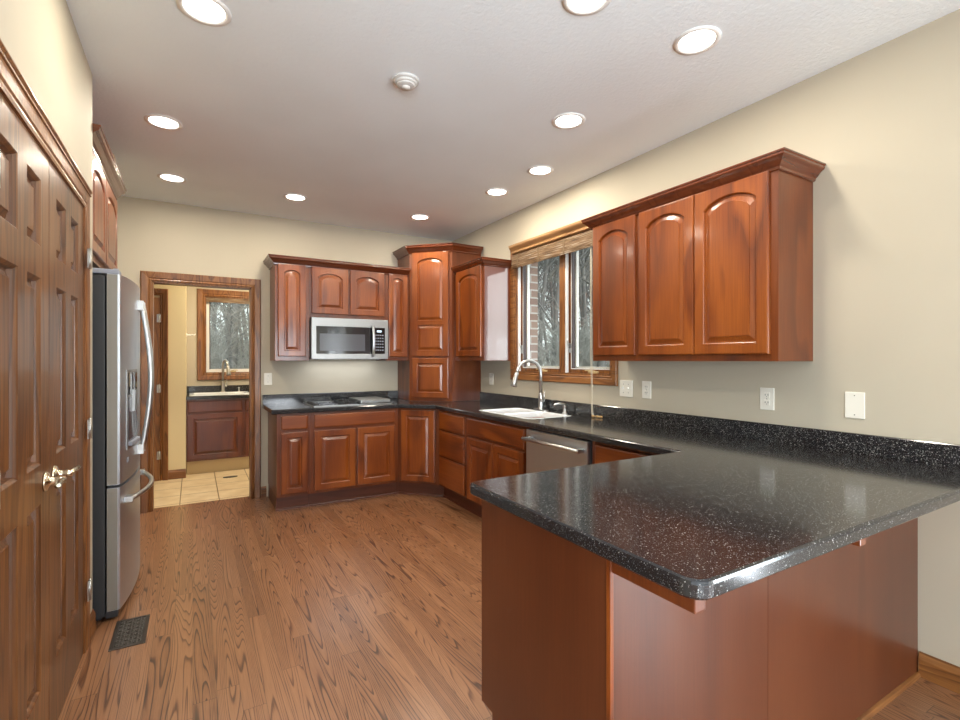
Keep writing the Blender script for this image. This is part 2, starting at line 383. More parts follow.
# ------------------------------------------------------------ mesh helpers
class MB:
    def __init__(s): s.bm = bmesh.new()
    def box(s, x0, y0, z0, x1, y1, z1, bev=0.0):
        if x0 > x1: x0, x1 = x1, x0
        if y0 > y1: y0, y1 = y1, y0
        if z0 > z1: z0, z1 = z1, z0
        t = bmesh.new()
        v = [t.verts.new((x, y, z)) for z in (z0, z1) for y in (y0, y1) for x in (x0, x1)]
        for f in ((0, 2, 3, 1), (4, 5, 7, 6), (0, 1, 5, 4), (2, 6, 7, 3), (0, 4, 6, 2), (1, 3, 7, 5)):
            t.faces.new([v[i] for i in f])
        if bev > 0:
            bmesh.ops.bevel(t, geom=t.edges[:], offset=bev, segments=2, affect='EDGES', profile=0.6)
        s._join(t)
        return s
    def _join(s, t, mat=None):
        if mat is not None: bmesh.ops.transform(t, matrix=mat, verts=t.verts[:])
        off = {}
        for v in t.verts: off[v] = s.bm.verts.new(v.co)
        for f in t.faces:
            try:
                nf = s.bm.faces.new([off[v] for v in f.verts]); nf.smooth = f.smooth
            except ValueError: pass
        t.free()
    def prism(s, pts, z0, z1, mapf=None):
        mapf = mapf or (lambda a, b, c: (a, b, c))
        bo = [s.bm.verts.new(mapf(x, y, z0)) for x, y in pts]
        to = [s.bm.verts.new(mapf(x, y, z1)) for x, y in pts]
        n = len(pts)
        s.bm.faces.new(bo[::-1]); s.bm.faces.new(to)
        for i in range(n): s.bm.faces.new((bo[i], bo[(i + 1) % n], to[(i + 1) % n], to[i]))
        return s
    def cyl(s, p0, p1, r0, r1=None, seg=16, caps=True):
        r1 = r0 if r1 is None else r1
        return s.tube([p0, p1], [r0, r1], seg, caps)
    def tube(s, path, r, seg=10, caps=True, flat=None):
        path = [Vector(p) for p in path]
        n = len(path)
        rs = r if isinstance(r, (list, tuple)) else [r] * n
        rings = []
        up = None
        for i, p in enumerate(path):
            d = (path[min(i + 1, n - 1)] - path[max(i - 1, 0)]).normalized()
            if up is None:
                up = Vector((0, 0, 1)) if abs(d.z) < 0.9 else Vector((1, 0, 0))
            a = d.cross(up)
            if a.length < 1e-4: a = d.cross(Vector((0.3, 1, 0.2)))
            a.normalize(); b = a.cross(d).normalized(); up = b
            ring = []
            for k in range(seg):
                t = 2 * PI * k / seg
                q = a * math.cos(t) * rs[i] + b * math.sin(t) * rs[i] * (flat or 1.0)
                ring.append(s.bm.verts.new(p + q))
            rings.append(ring)
        for i in range(n - 1):
            for k in range(seg):
                f = s.bm.faces.new((rings[i][k], rings[i][(k + 1) % seg], rings[i + 1][(k + 1) % seg], rings[i + 1][k]))
                f.smooth = True
        if caps:
            s.bm.faces.new(rings[0][::-1]); s.bm.faces.new(rings[-1])
        return s
    def lathe(s, prof, origin=(0, 0, 0), axis='z', seg=24, smooth=True):
        ox, oy, oz = origin
        def P(r, h, t):
            c, q = r * math.cos(t), r * math.sin(t)
            if axis == 'z': return (ox + c, oy + q, oz + h)
            if axis == 'y': return (ox + c, oy + h, oz + q)
            return (ox + h, oy + c, oz + q)
        rings = []
        for r, h in prof:
            if r < 1e-6: rings.append([s.bm.verts.new(P(0, h, 0))])
            else: rings.append([s.bm.verts.new(P(r, h, 2 * PI * k / seg)) for k in range(seg)])
        for a, b in zip(rings, rings[1:]):
            for k in range(seg):
                k2 = (k + 1) % seg
                if len(a) == 1 and len(b) == 1: continue
                if len(a) == 1: f = s.bm.faces.new((a[0], b[k2], b[k]))
                elif len(b) == 1: f = s.bm.faces.new((a[k], a[k2], b[0]))
                else: f = s.bm.faces.new((a[k], a[k2], b[k2], b[k]))
                f.smooth = smooth
        return s
    def sweep(s, path, prof, closed=False, mapf=None, side=1):
        """prof: closed list of (out, h); out goes to the left of the path direction times side"""
        mapf = mapf or (lambda a, b, c: (a, b, c))
        n = len(path); P = [Vector(p) for p in path]
        rings = []
        for i in range(n):
            if closed or 0 < i < n - 1:
                d0 = (P[i] - P[i - 1]).normalized(); d1 = (P[(i + 1) % n] - P[i]).normalized()
            elif i == 0: d0 = d1 = (P[1] - P[0]).normalized()
            else: d0 = d1 = (P[-1] - P[-2]).normalized()
            n0 = Vector((-d0.y, d0.x)); n1 = Vector((-d1.y, d1.x))
            mv = (n0 + n1); mv = mv / max(0.2, mv.dot(n0)) * side
            rings.append([s.bm.verts.new(mapf(P[i].x + mv.x * o, P[i].y + mv.y * o, h)) for o, h in prof])
        m = len(prof)
        for i in range(n if closed else n - 1):
            a, b = rings[i], rings[(i + 1) % n]
            for k in range(m): s.bm.faces.new((a[k], a[(k + 1) % m], b[(k + 1) % m], b[k]))
        if not closed:
            s.bm.faces.new(rings[0][::-1]); s.bm.faces.new(rings[-1])
        return s
    def rings(s, loops, cap=True, smooth=False):
        R = [[s.bm.verts.new(p) for p in L] for L in loops]
        n = len(R[0])
        for a, b in zip(R, R[1:]):
            for k in range(n):
                f = s.bm.faces.new((a[k], a[(k + 1) % n], b[(k + 1) % n], b[k])); f.smooth = smooth
        if cap:
            s.bm.faces.new(R[-1])
        return R
    def build(s, name, mat, parent=None, props=None, loc=None):
        bm = s.bm
        bmesh.ops.recalc_face_normals(bm, faces=bm.faces[:])
        me = bpy.data.meshes.new(name)
        bm.to_mesh(me); bm.free()
        me.materials.append(M[mat] if isinstance(mat, str) else mat)
        o = bpy.data.objects.new(name, me)
        COL.objects.link(o)
        if parent is not None: o.parent = parent
        if loc: o.location = loc
        for k, v in (props or {}).items(): o[k] = v
        return o

def thing(name, label, cat, loc=(0, 0, 0), rz=0.0, group=None):
    o = bpy.data.objects.new(name, None)
    COL.objects.link(o); o.location = loc; o.rotation_euler = (0, 0, rz)
    o.empty_display_size = 0.1
    o['label'] = label; o['category'] = cat
    if group: o['group'] = group
    return o

def struct(name, mb, mat, label=None, parent=None, cat=None):
    o = mb.build(name, mat, parent)
    if parent is None:
        o['kind'] = 'structure'
        if label: o['label'] = label
        if cat: o['category'] = cat
    return o

def offset_poly(pts, d):
    """inset a CCW polygon by d"""
    n = len(pts); out = []
    for i in range(n):
        p0, p1, p2 = Vector(pts[i - 1]), Vector(pts[i]), Vector(pts[(i + 1) % n])
        d0 = (p1 - p0).normalized(); d1 = (p2 - p1).normalized()
        n0 = Vector((-d0.y, d0.x)); n1 = Vector((-d1.y, d1.x))
        mv = n0 + n1; mv = mv / max(0.3, mv.dot(n0))
        out.append((p1.x + mv.x * d, p1.y + mv.y * d))
    return out

def round_corner(p0, p1, p2, r, k=6):
    p0, p1, p2 = Vector(p0), Vector(p1), Vector(p2)
    a = (p0 - p1).normalized(); b = (p2 - p1).normalized()
    c = p1 + a * r + b * r
    out = []
    for i in range(k + 1):
        t = i / k * PI / 2
        out.append(tuple(c - b * r * math.cos(t) - a * r * math.sin(t)))
    return out

def rrect(x0, y0, x1, y1, r, k=5):
    c = [(x0, y0), (x1, y0), (x1, y1), (x0, y1)]
    out = []
    for i in range(4): out += round_corner(c[i - 1], c[i], c[(i + 1) % 4], r, k)
    return out

# ------------------------------------------------------------ room shell
XR, XL, YB, YF, ZC = 2.67, -0.432, 5.22, -4.2, 2.76
WT = 0.12
mb = MB(); mb.box(-4.2, YF - 0.1, -0.05, XR + WT, YB + 0.10, 0.0)
struct('floor', mb, 'floor', 'glossy oak strip floor of the kitchen')
mb = MB(); mb.box(-1.5, YB + 0.10, -0.05, 1.9, 7.4, 0.0)
struct('floor_laundry', mb, 'tile', 'beige square tile floor beyond the open doorway')
mb = MB(); mb.box(-4.2, YF - 0.1, ZC, XR + WT, 7.4, ZC + 0.1)
struct('ceiling', mb, 'ceiling', 'off white textured ceiling')

def wall_y(name, mat, x0, x1, ya, yb, openings, z1=ZC, label=None):
    """wall whose plane is X=const; spans ya..yb; openings (y0,y1,z0,z1)"""
    mb = MB(); ys = ya
    for (o0, o1, z0, zt) in sorted(openings):
        mb.box(x0, ys, 0, x1, o0, z1)
        if z0 > 0: mb.box(x0, o0, 0, x1, o1, z0)
        if zt < z1: mb.box(x0, o0, zt, x1, o1, z1)
        ys = o1
    mb.box(x0, ys, 0, x1, yb, z1)
    return struct(name, mb, mat, label)
def wall_x(name, mat, y0, y1, xa, xb, openings, z1=ZC, label=None):
    mb = MB(); xs = xa
    for (o0, o1, z0, zt) in sorted(openings):
        mb.box(xs, y0, 0, o0, y1, z1)
        if z0 > 0: mb.box(o0, y0, 0, o1, y1, z0)
        if zt < z1: mb.box(o0, y0, zt, o1, y1, z1)
        xs = o1
    mb.box(xs, y0, 0, xb, y1, z1)
    return struct(name, mb, mat, label)

KW = (2.64, 3.875, 1.225, 2.335)      # kitchen window opening (y0,y1,z0,z1)
wall_y('wall_right', 'wall', XR, XR + WT, YF, YB, [KW, (-2.05, -0.35, 0.02, 2.1)], label='beige wall with the kitchen window')
wall_x('wall_back', 'wall', YB, YB + WT, -1.2, XR + WT, [(-0.321, 0.494, 0, 2.05)], label='beige wall behind the cooktop with the open doorway')
# closet wall (left) with the double doors, then the refrigerator alcove
wall_y('wall_left', 'wall', XL - WT, XL, 0.2, 3.08, [(1.615, 2.85, 0, 2.045)], label='beige wall around the double oak doors')
mb = MB(); mb.box(-1.22, 2.96, 0, XL - WT, 3.08, ZC); struct('wall_alcove_near', mb, 'wall')
mb = MB(); mb.box(-1.32, 2.96, 0, -1.2, YB, ZC); struct('wall_alcove_left', mb, 'wall')
mb = MB(); mb.box(-1.2, 4.18, 0, -0.47, 4.28, ZC); struct('wall_alcove_far', mb, 'wall')
wall_x('wall_rear', 'wall', YF - WT, YF, -4.2, XR + WT, [(-3.8, -0.4, 0.25, 2.35), (1.75, 2.55, 0.25, 2.35)])
mb = MB(); mb.box(-4.2, 0.2, 0, XL - WT, 0.32, ZC); struct('wall_living_side', mb, 'wall')
mb = MB(); mb.box(-4.2, YF, 0, -4.08, 0.2, ZC); struct('wall_living_left', mb, 'wall')
# closet behind doors
mb = MB(); mb.box(-1.25, 1.4, 0, -1.2, 2.96, ZC); struct('wall_closet', mb, 'wall')
# laundry room
mb = MB(); mb.box(-1.5, 6.52, 0, -0.07, 6.62, ZC); mb.box(-0.17, 6.62, 0, -0.07, 7.25, ZC)
struct('wall_laundry_left', mb, 'wall_warm', 'yellow lit wall beside the laundry closet door')
LW = (0.135, 0.95, 1.17, 2.17)
wall_x('wall_laundry_back', 'wall', 7.25, 7.37, -0.17, 1.9, [LW])
mb = MB(); mb.box(1.75, YB + WT, 0, 1.87, 7.25, ZC); struct('wall_laundry_right', mb, 'wall')
mb = MB(); mb.box(-1.5, YB + WT, 0, -1.4, 6.52, ZC); struct('wall_laundry_end', mb, 'wall')

# brick veneer outside
mb = MB()
X0, X1 = XR + WT + 0.04, XR + WT + 0.13
mb.box(X0, KW[1] - 0.01, -0.6, X1, 7.5, 2.9); mb.box(X0, 0.2, -0.6, X1, KW[0] + 0.005, 2.9)
mb.box(X0, KW[0] + 0.005, -0.6, X1, KW[1] - 0.01, KW[2] - 0.03); mb.box(X0, KW[0] + 0.005, KW[3] + 0.02, X1, KW[1] - 0.01, 2.9)
struct('wall_exterior', mb, 'brick', 'brown brick edge seen through the kitchen window')

mb = MB(); mb.box(-90, 7.6, -0.7, 110, 140, -0.6); mb.box(3.2, -60, -0.7, 110, 7.6, -0.6); mb.box(-90, -60, -0.7, 3.2, -4.6, -0.6)
struct('ground', mb, 'ground', 'pale leaf covered ground outside')

# ---- casings (profile swept round the opening; out = away from opening, h = off the wall)
CAS = [(0, 0), (0, 0.010), (0.010, 0.014), (0.022, 0.010), (0.030, 0.016), (0.062, 0.020), (0.078, 0.022), (0.086, 0.016), (0.086, 0)]
def scaled(prof, w): return [(o * w / 0.086, h) for o, h in prof]
# doorway casing on back wall (faces -Y), path up left side, across, down right
def casing_doorway(name, label, x0, x1, zt, y, w, mat_z='oak_z', mat_x='oak_x', parent=None, sgn=-1):
    mp = lambda a, b, c: (a, y + sgn * c, b)
    pr = scaled(CAS, w)
    mb = MB(); mb.sweep([(x0, 0), (x0, zt), (x1, zt), (x1, 0)], pr, mapf=mp, side=1)
    return struct(name, mb, mat_z, label, parent)
casing_doorway('trim_1', 'brown oak casing around the open doorway', -0.316, 0.489, 2.045, YB, 0.082)
casing_doorway('trim_2', None, -0.316, 0.489, 2.045, YB + WT, 0.082, sgn=1)
mb = MB(); mb.box(-0.321, YB - 0.001, 0, -0.306, YB + WT + 0.001, 2.045); mb.box(0.479, YB - 0.001, 0, 0.494, YB + WT + 0.001, 2.045)
mb.box(-0.321, YB - 0.001, 2.032, 0.494, YB + WT + 0.001, 2.05)
struct('trim_3', mb, 'oak_z', 'oak jamb lining of the doorway')

# double doors casing on left wall (faces +X)
mpL = lambda a, b, c: (XL + c, a, b)
mb = MB(); mb.sweep([(2.852, 0), (2.852, 2.043), (1.613, 2.043), (1.613, 0)], [(o * 0.083 / 0.086, h * 0.6) for o, h in CAS], mapf=mpL, side=-1)
mb.sweep([(2.935, 2.112), (1.53, 2.112)], [(0, 0), (0, 0.012), (0.003, 0.017), (0.008, 0.018), (0.012, 0.014), (0.016, 0.017), (0.022, 0.021), (0.026, 0.021), (0.026, 0)], mapf=mpL, side=-1)
struct('trim_4', mb, 'oak_z', 'stained oak casing with a stepped head above the double doors')
mb = MB(); mb.box(XL - WT, 2.848, 0, XL + 0.001, 2.8525, 2.045); mb.box(XL - WT, 1.6125, 0, XL + 0.001, 1.617, 2.045); mb.box(XL - WT, 1.613, 2.041, XL + 0.001, 2.852, 2.045)
struct('trim_5', mb, 'oak_z')

# baseboards
BB = [(0, 0), (0.013, 0), (0.013, 0.075), (0.010, 0.088), (0.006, 0.095), (0.004, 0.104), (0, 0.104)]
SH = [(0, 0), (0.014, 0), (0.013, 0.008), (0.008, 0.015), (0, 0.018)]
def baseboard(name, path, mat, side, label=None, h=0.104):
    mb = MB(); mb.sweep(path, [(o, z * h / 0.104) for o, z in BB], side=side)
    return struct(name, mb, mat, label)
baseboard('baseboard_right', [(XR, YF + 0.01), (XR, -2.15)], 'oak_y', 1)
baseboard('baseboard_right_near', [(XR, -0.25), (XR, 0.8544)], 'oak_y', 1, 'oak baseboard under the counter overhang at the right wall')
baseboard('baseboard_back', [(0.573, YB), (0.622, YB)], 'oak_x', -1, 'short oak baseboard between doorway and cabinets')
baseboard('baseboard_left', [(XL, 2.936), (XL, 3.08)], 'oak_y', -1, 'short oak baseboard beside the refrigerator')
baseboard('baseboard_laundry', [(-0.24, 6.52), (-0.07, 6.52)], 'oak_x', -1, 'oak baseboard below the yellow wall')

# ---- double doors on the left
def six_panel(mb, w, h, y, th, flip=1, stile=0.105, mull=0.092):
    """local: x 0..w, z 0..h, front face at y (towards -y), thickness th"""
    pw = (w - 2 * stile - mull) / 2
    cols = [(stile, stile + pw), (stile + pw + mull, w - stile)]
    s = h / 2.04
    rows = [(0.245 * s, 0.865 * s), (0.995 * s, 1.61 * s), (1.715 * s, 1.935 * s)]
    mb.box(0, y, 0, stile, y + th, h); mb.box(w - stile, y, 0, w, y + th, h)
    zs = [0] + [v for r in rows for v in r] + [h]
    for i in range(0, len(zs), 2): mb.box(stile, y, zs[i], w - stile, y + th, zs[i + 1])
    for r in rows: mb.box(cols[0][1], y, r[0], cols[1][0], y + th, r[1])
    for c in cols:
        for r in rows:
            def loop(d, yy): return [(c[0] + d, yy, r[0] + d), (c[1] - d, yy, r[0] + d), (c[1] - d, yy, r[1] - d), (c[0] + d, yy, r[1] - d)]
            mb.rings([loop(0, y), loop(0.004, y + 0.003), (loop(0.010, y + 0.010)), loop(0.013, y + 0.022), loop(0.020, y + 0.022), loop(0.038, y + 0.013), loop(0.040, y + 0.009), loop(0.043, y + 0.009)])

def lever(parent, x, z, y, direction):
    mb = MB()
    mb.lathe([(0, 0), (0.033, 0), (0.033, -0.004), (0.028, -0.010), (0.014, -0.014), (0.012, -0.030), (0.013, -0.038), (0.011, -0.055), (0, -0.055)], (x, y, z), 'y', 20)
    d = direction
    mb.tube([(x, y - 0.048, z), (x + d * 0.02, y - 0.050, z + 0.002), (x + d * 0.05, y - 0.048, z + 0.001), (x + d * 0.085, y - 0.050, z - 0.002), (x + d * 0.105, y - 0.056, z + 0.004)],
            [0.010, 0.0105, 0.009, 0.009, 0.006], 10)
    return mb.build('door_handle', 'brass_nickel', parent)
M['brass_nickel'] = plain('champagne_nickel', (0.62, 0.54, 0.40), 0.22, 1.0)

def hinge(parent, x, y, z):
    mb = MB(); mb.cyl((x, y, z - 0.045), (x, y, z + 0.045), 0.006, seg=10)
    mb.box(x - 0.022, y + 0.002, z - 0.044, x + 0.014, y + 0.006, z + 0.044)
    mb.lathe([(0, 0.0), (0.007, 0.0), (0.004, 0.006), (0, 0.007)], (x, y, z + 0.045), 'z', 8)
    return mb.build('hinge', 'chrome', parent)

for nm, y0, lx, dr, lab in (('door_1', 1.619, 0.555, -1, 'nearer stained oak six-panel door of the double doors'), ('door_2', 2.235, 0.06, 1, 'farther stained oak six-panel door of the double doors, beside the refrigerator')):
    mb = MB(); six_panel(mb, 0.611, 2.035, 0.0, 0.035)
    d = mb.build(nm, 'oak_door'); d['kind'] = 'structure'; d['label'] = lab
    d.location = (XL - 0.001, y0, 0.006); d.rotation_euler = (0, 0, PI / 2)
    # local x -> +Y world ; local -y -> +X world
    lever(d, lx, 0.925, 0.0, dr)
    if nm == 'door_2':
        for z in (0.28, 1.02, 1.80): hinge(d, 0.6155, -0.024, z)
    else:
        for z in (0.28, 1.02, 1.80): hinge(d, -0.004, -0.024, z)

# ------------------------------------------------------------ cabinet door builder
def outline(w, h, il, ib, it, arch, rise, z0=0, x0=0, n=12):
    """bottom-left, bottom-right, then the top edge from right to left"""
    L, R, B, T = x0 + il, x0 + w - il, z0 + ib, z0 + h - it
    pts = [(L, B), (R, B)]
    for k in range(n + 1):
        u = k / n
        x = R + (L - R) * u
        z = T if not arch else T - rise * (2 * u - 1) ** 2 * 0.82 - (rise * 0.18 if k in (0, n) else 0)
        pts.append((x, z))
    return pts

def raised_door(w, h, x0, z0, arch=False, th=0.02, split=None, mb=None):
    """door in cabinet coordinates; front at y=-th (towards viewer), back y=0"""
    mb = mb or MB()
    st = min(0.058, w * 0.22)
    secs = [(0, h)] if not split else [(0, split), (split, h)]
    rise = min(0.05, w * 0.13)
    n = 12
    if not split:
        def slab(d, y): return [(x, y, z) for x, z in outline(w, h, d, d, d, False, 0, z0, x0, n)]
        def op(d, y): return [(x, y, z) for x, z in outline(w, h, st + d, st + d, st + d, arch, rise, z0, x0, n)]
        R = mb.rings([slab(0, 0), slab(0, -th + 0.006), slab(0.002, -th + 0.002), slab(0.007, -th), op(-0.003, -th), op(0.001, -th + 0.003), op(0.004, -th + 0.013),
                      op(0.012, -th + 0.013), op(0.032, -th + 0.005), op(0.033, -th + 0.001), op(0.036, -th + 0.0005)])
        mb.bm.faces.new(R[0][::-1])
    else:
        a = 0.0
        # two panels on one slab: frame as boxes, panels as rings
        mb.box(x0, -th, z0, x0 + st, 0, z0 + h, 0.002); mb.box(x0 + w - st, -th, z0, x0 + w, 0, z0 + h, 0.002)
        mb.box(x0 + st, -th, z0, x0 + w - st, 0, z0 + st); mb.box(x0 + st, -th, z0 + split - 0.022, x0 + w - st, 0, z0 + split + 0.022)
        for (a, b, ar) in ((st, split - 0.022, False), (split + 0.022, h - st, arch)):
            def op(d, y, a=a, b=b, ar=ar): return [(x, y, z) for x, z in outline(w, b - a, st + d, d, d, ar, rise, z0 + a, x0, n)]
            mb.rings([op(0, -th), op(0.002, -th + 0.003), op(0.004, -th + 0.013), op(0.012, -th + 0.013), op(0.032, -th + 0.005), op(0.033, -th + 0.001), op(0.036, -th + 0.0005)])
        # top rail following the arch
        o = outline(w, h - 2 * st, st, 0, 0, arch, rise, z0 + st, x0, n)[2:]
        o = [(x, z) for x, z in o]
        poly = o + [(x0 + st, z0 + h), (x0 + w - st, z0 + h)]
        mb.prism(poly, -th, 0, mapf=lambda a, b, c: (a, c, b))
    return mb

def slab_front(w, h, x0, z0, th=0.02):
    mb = MB()
    def r(d, y): return [(x0 + d, y, z0 + d), (x0 + w - d, y, z0 + d), (x0 + w - d, y, z0 + h - d), (x0 + d, y, z0 + h - d)]
    R = mb.rings([r(0, 0), r(0, -th + 0.008), r(0.004, -th + 0.003), r(0.012, -th)])
    mb.bm.faces.new(R[0][::-1])
    return mb

def knobless(parent, kind, mb, mat='cherry'): return mb.build(kind, mat, parent)

def base_unit(name, label, loc, rz, W, layout, depth=0.60, left_end=False, H=0.868, toe=0.13, group=None, frame_extra=None):
    """local: face at y=0 looking to -y, x 0..W"""
    t = thing(name, label, 'cabinet', loc, rz, group)
    mb = MB(); mb.box(0, 0.0, toe, W, depth, H, 0.0015)
    mb.build('cabinet_body', 'frame', t)
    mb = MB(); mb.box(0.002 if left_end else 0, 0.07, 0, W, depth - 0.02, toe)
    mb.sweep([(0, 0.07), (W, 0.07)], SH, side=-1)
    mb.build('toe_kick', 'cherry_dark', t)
    for (kind, x0, z0, w, h) in layout:
        if kind == 'door': raised_door(w, h, x0, z0).build('cabinet_door', 'cherry', t)
        elif kind == 'drawer': slab_front(w, h, x0, z0).build('drawer', 'cherry_h', t)
        elif kind == 'panel': slab_front(w, h, x0, z0).build('false_drawer_front', 'cherry_h', t)
    return t

RB = -PI / 2      # right run rotation: local x -> -Y, faces -X
base_unit('base_cabinet', 'narrow cherry base cabinet with one drawer and one door, nearest the doorway', (0.635, 4.61, 0), 0, 0.28,
          [('drawer', 0.032, 0.725, 0.225, 0.125), ('door', 0.032, 0.155, 0.225, 0.545)], left_end=True)
base_unit('cooktop_cabinet', 'wide cherry base cabinet with long false drawer and two doors under the cooktop', (0.916, 4.61, 0), 0, 0.84,
          [('panel', 0.035, 0.725, 0.77, 0.125), ('door', 0.035, 0.155, 0.375, 0.545), ('door', 0.430, 0.155, 0.375, 0.545)])
# diagonal corner base
t = thing('corner_base_cabinet', 'diagonal cherry base cabinet with single tall door in the inside corner', 'cabinet', (1.756, 4.61, 0), -PI / 4)
Wd = math.hypot(0.304, 0.304)
mb = MB(); D = 0.604
ca = math.cos(PI / 4)
def w2l(x, y):      # world offset to local of the diagonal unit
    dx, dy = x - 1.756, y - 4.61
    return (dx * ca - dy * ca, dx * ca + dy * ca)
pl = [w2l(1.757, 4.61), w2l(2.06, 4.307), w2l(2.655, 4.307), w2l(2.655, 5.205), w2l(1.757, 5.205)]
mb.prism(pl, 0.13, 0.868); mb.build('cabinet_body', 'frame', t)
mb = MB(); pl2 = [w2l(1.757, 4.68), w2l(1.79, 4.68), w2l(2.13, 4.34), w2l(2.13, 4.307), w2l(2.64, 4.307), w2l(2.64, 5.19), w2l(1.757, 5.19)]
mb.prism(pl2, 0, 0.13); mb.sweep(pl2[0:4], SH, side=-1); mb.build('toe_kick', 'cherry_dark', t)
raised_door(0.35, 0.70, (Wd - 0.35) / 2, 0.152).build('cabinet_door', 'cherry', t)

base_unit('drawer_cabinet', 'cherry base cabinet with a stack of three drawers next to the corner', (2.06, 4.305, 0), RB, 0.56,
          [('drawer', 0.035, 0.683, 0.495, 0.165), ('drawer', 0.035, 0.43, 0.495, 0.235), ('drawer', 0.035, 0.150, 0.495, 0.262)], depth=0.6)
base_unit('sink_cabinet', 'cherry sink base with wide false drawer and two doors below the window', (2.06, 3.744, 0), RB, 0.905,
          [('panel', 0.03, 0.700, 0.845, 0.148), ('door', 0.03, 0.150, 0.415, 0.528), ('door', 0.460, 0.150, 0.415, 0.528)], depth=0.6)
base_unit('base_cabinet', 'cherry base cabinet mostly hidden behind the peninsula, right of the dishwasher', (2.06, 2.188, 0), RB, 0.72,
          [('drawer', 0.035, 0.70, 0.46, 0.148), ('door', 0.035, 0.150, 0.46, 0.528)], depth=0.6)

# dishwasher
t = thing('dishwasher', 'stainless steel dishwasher with bar handle, built in right of the sink', 'dishwasher', (2.06, 2.832, 0), RB)
mb = MB(); mb.box(0.003, 0.0, 0.10, 0.637, 0.56, 0.864); mb.build('tub_casing', 'dark_case', t)
mb = MB(); mb.box(0.008, -0.028, 0.115, 0.632, 0.0, 0.855, 0.004); d = mb.build('dishwasher_door', 'steel', t)
mb = MB()
mb.tube([(0.03, -0.075, 0.795), (0.61, -0.075, 0.795)], 0.0125, 14)
for x in (0.045, 0.595): mb.box(x - 0.011, -0.072, 0.783, x + 0.011, -0.026, 0.807, 0.003)
mb.build('bar_handle', 'chrome', d)
mb = MB(); mb.box(0.01, 0.05, 0.0, 0.63, 0.07, 0.10); mb.build('toe_kick', 'black', t)

# peninsula
t = thing('peninsula_cabinet', 'large cherry peninsula base with plain panelled end and back', 'cabinet', (0.868, 0.862, 0))
mb = MB()
mp = lambda a, b, c: (c, a, b)
mb.prism([(0.004, 0.0), (0.535, 0.0), (0.535, 0.16), (0.604, 0.16), (0.604, 0.868), (0.004, 0.868)], 0.004, 1.796, mapf=mp)
mb.build('cabinet_body', 'frame', t)
mb = MB(); mb.prism([(0.0, 0.0), (0.535, 0.0), (0.535, 0.16), (0.605, 0.16), (0.605, 0.869), (0.0, 0.869)], -0.002, 0.004, mapf=mp)
mb.build('end_panel', 'veneer', t)
mb = MB(); mb.box(0.0, -0.003, 0, 0.668, 0.003, 0.869); mb.build('back_panel', 'veneer', t)
mb = MB(); mb.box(0.670, -0.003, 0, 1.797, 0.003, 0.869); mb.build('back_panel', 'veneer', t)
mb = MB(); mb.box(-0.006, -0.007, 0, 0.006, 0.006, 0.869, 0.0015); mb.build('corner_strip', 'cherry', t)
mb = MB(); mb.sweep([(0.006, -0.003), (1.797, -0.003)], SH, side=-1); mb.build('shoe_moulding', 'oak_x', t)
for x in (0.0, 0.705):
    mb = MB(); mb.box(x, -0.232, 0.832, x + 0.036, -0.003, 0.869, 0.003)
    mb.build('support_cleat', 'frame', t)

# ------------------------------------------------------------ wall cabinets
def wall_unit(name, label, loc, rz, W, z0, z1, layout, depth, group=None):
    t = thing(name, label, 'cabinet', loc, rz, group)
    mb = MB(); mb.box(0, 0, z0, W, depth, z1, 0.0015); mb.build('cabinet_body', 'frame', t)
    for (x0, dz0, w, h, arch) in layout:
        raised_door(w, h, x0, dz0, arch).build('cabinet_door', 'cherry', t)
    return t
UZ0, UZ1 = 1.337, 2.255
CROWN = [(0, 0), (0.004, -0.004), (0.012, 0.0), (0.014, 0.012), (0.024, 0.020), (0.040, 0.040), (0.054, 0.050), (0.058, 0.056), (0.058, 0.066), (0.064, 0.070), (0.064, 0.078), (0.0, 0.078)]
def crown(label, path, z, side, mat='crown', s=1.0):
    mb = MB(); mb.sweep(path, [(o * s, z + h * s) for o, h in CROWN], side=side)
    o = mb.build('crown_moulding', mat); o['label'] = label; o['category'] = 'moulding'
    return o
yb0 = 4.882
dB = YB - yb0 - 0.003
wall_unit('wall_cabinet', 'tall narrow cherry wall cabinet with arched door, left of the microwave', (0.655, yb0, 0), 0, 0.31, UZ0, UZ1,
          [(0.025, UZ0 + 0.04, 0.25, 0.865, True)], dB)
wall_unit('over_microwave_cabinet', 'short two-door cherry cabinet above the microwave', (0.966, yb0, 0), 0, 0.76, 1.754, UZ1,
          [(0.015, 1.79, 0.352, 0.45, True), (0.387, 1.79, 0.352, 0.45, True)], dB)
wall_unit('wall_cabinet', 'narrow cherry wall cabinet between the microwave and the corner tower', (1.727, yb0, 0), 0, 0.252, UZ0, UZ1,
          [(0.025, UZ0 + 0.04, 0.205, 0.865, True)], dB)
crown('dark cherry crown moulding on the cabinets above the microwave', [(0.655, YB - 0.003), (0.655, yb0), (1.975, yb0)], 2.232, -1)

# corner tower on the counter
t = thing('corner_tower_cabinet', 'tall diagonal cherry corner cabinet standing on the counter', 'cabinet', (1.984, 4.87, 0), -PI / 4)
def w2t(x, y):
    dx, dy = x - 1.984, y - 4.87
    return (dx * ca - dy * ca, dx * ca + dy * ca)
TP = [(1.984, 4.87), (2.32, 4.534), (2.666, 4.534), (2.666, 5.216), (1.984, 5.216)]
mb = MB(); mb.prism([w2t(*p) for p in TP], 0.912, 2.50); mb.build('cabinet_body', 'frame', t)
Wt = 0.336 * math.sqrt(2)
raised_door(0.40, 0.865 + 0.22, (Wt - 0.40) / 2, 1.385, True, split=0.35).build('cabinet_door', 'cherry', t)
raised_door(0.40, 0.42, (Wt - 0.40) / 2, 0.945, False).build('cabinet_door', 'cherry', t)
crown('dark cherry crown moulding on the corner tower', [(1.984, 5.21), (1.984, 4.87), (2.32, 4.534), (2.66, 4.534)], 2.468, -1)

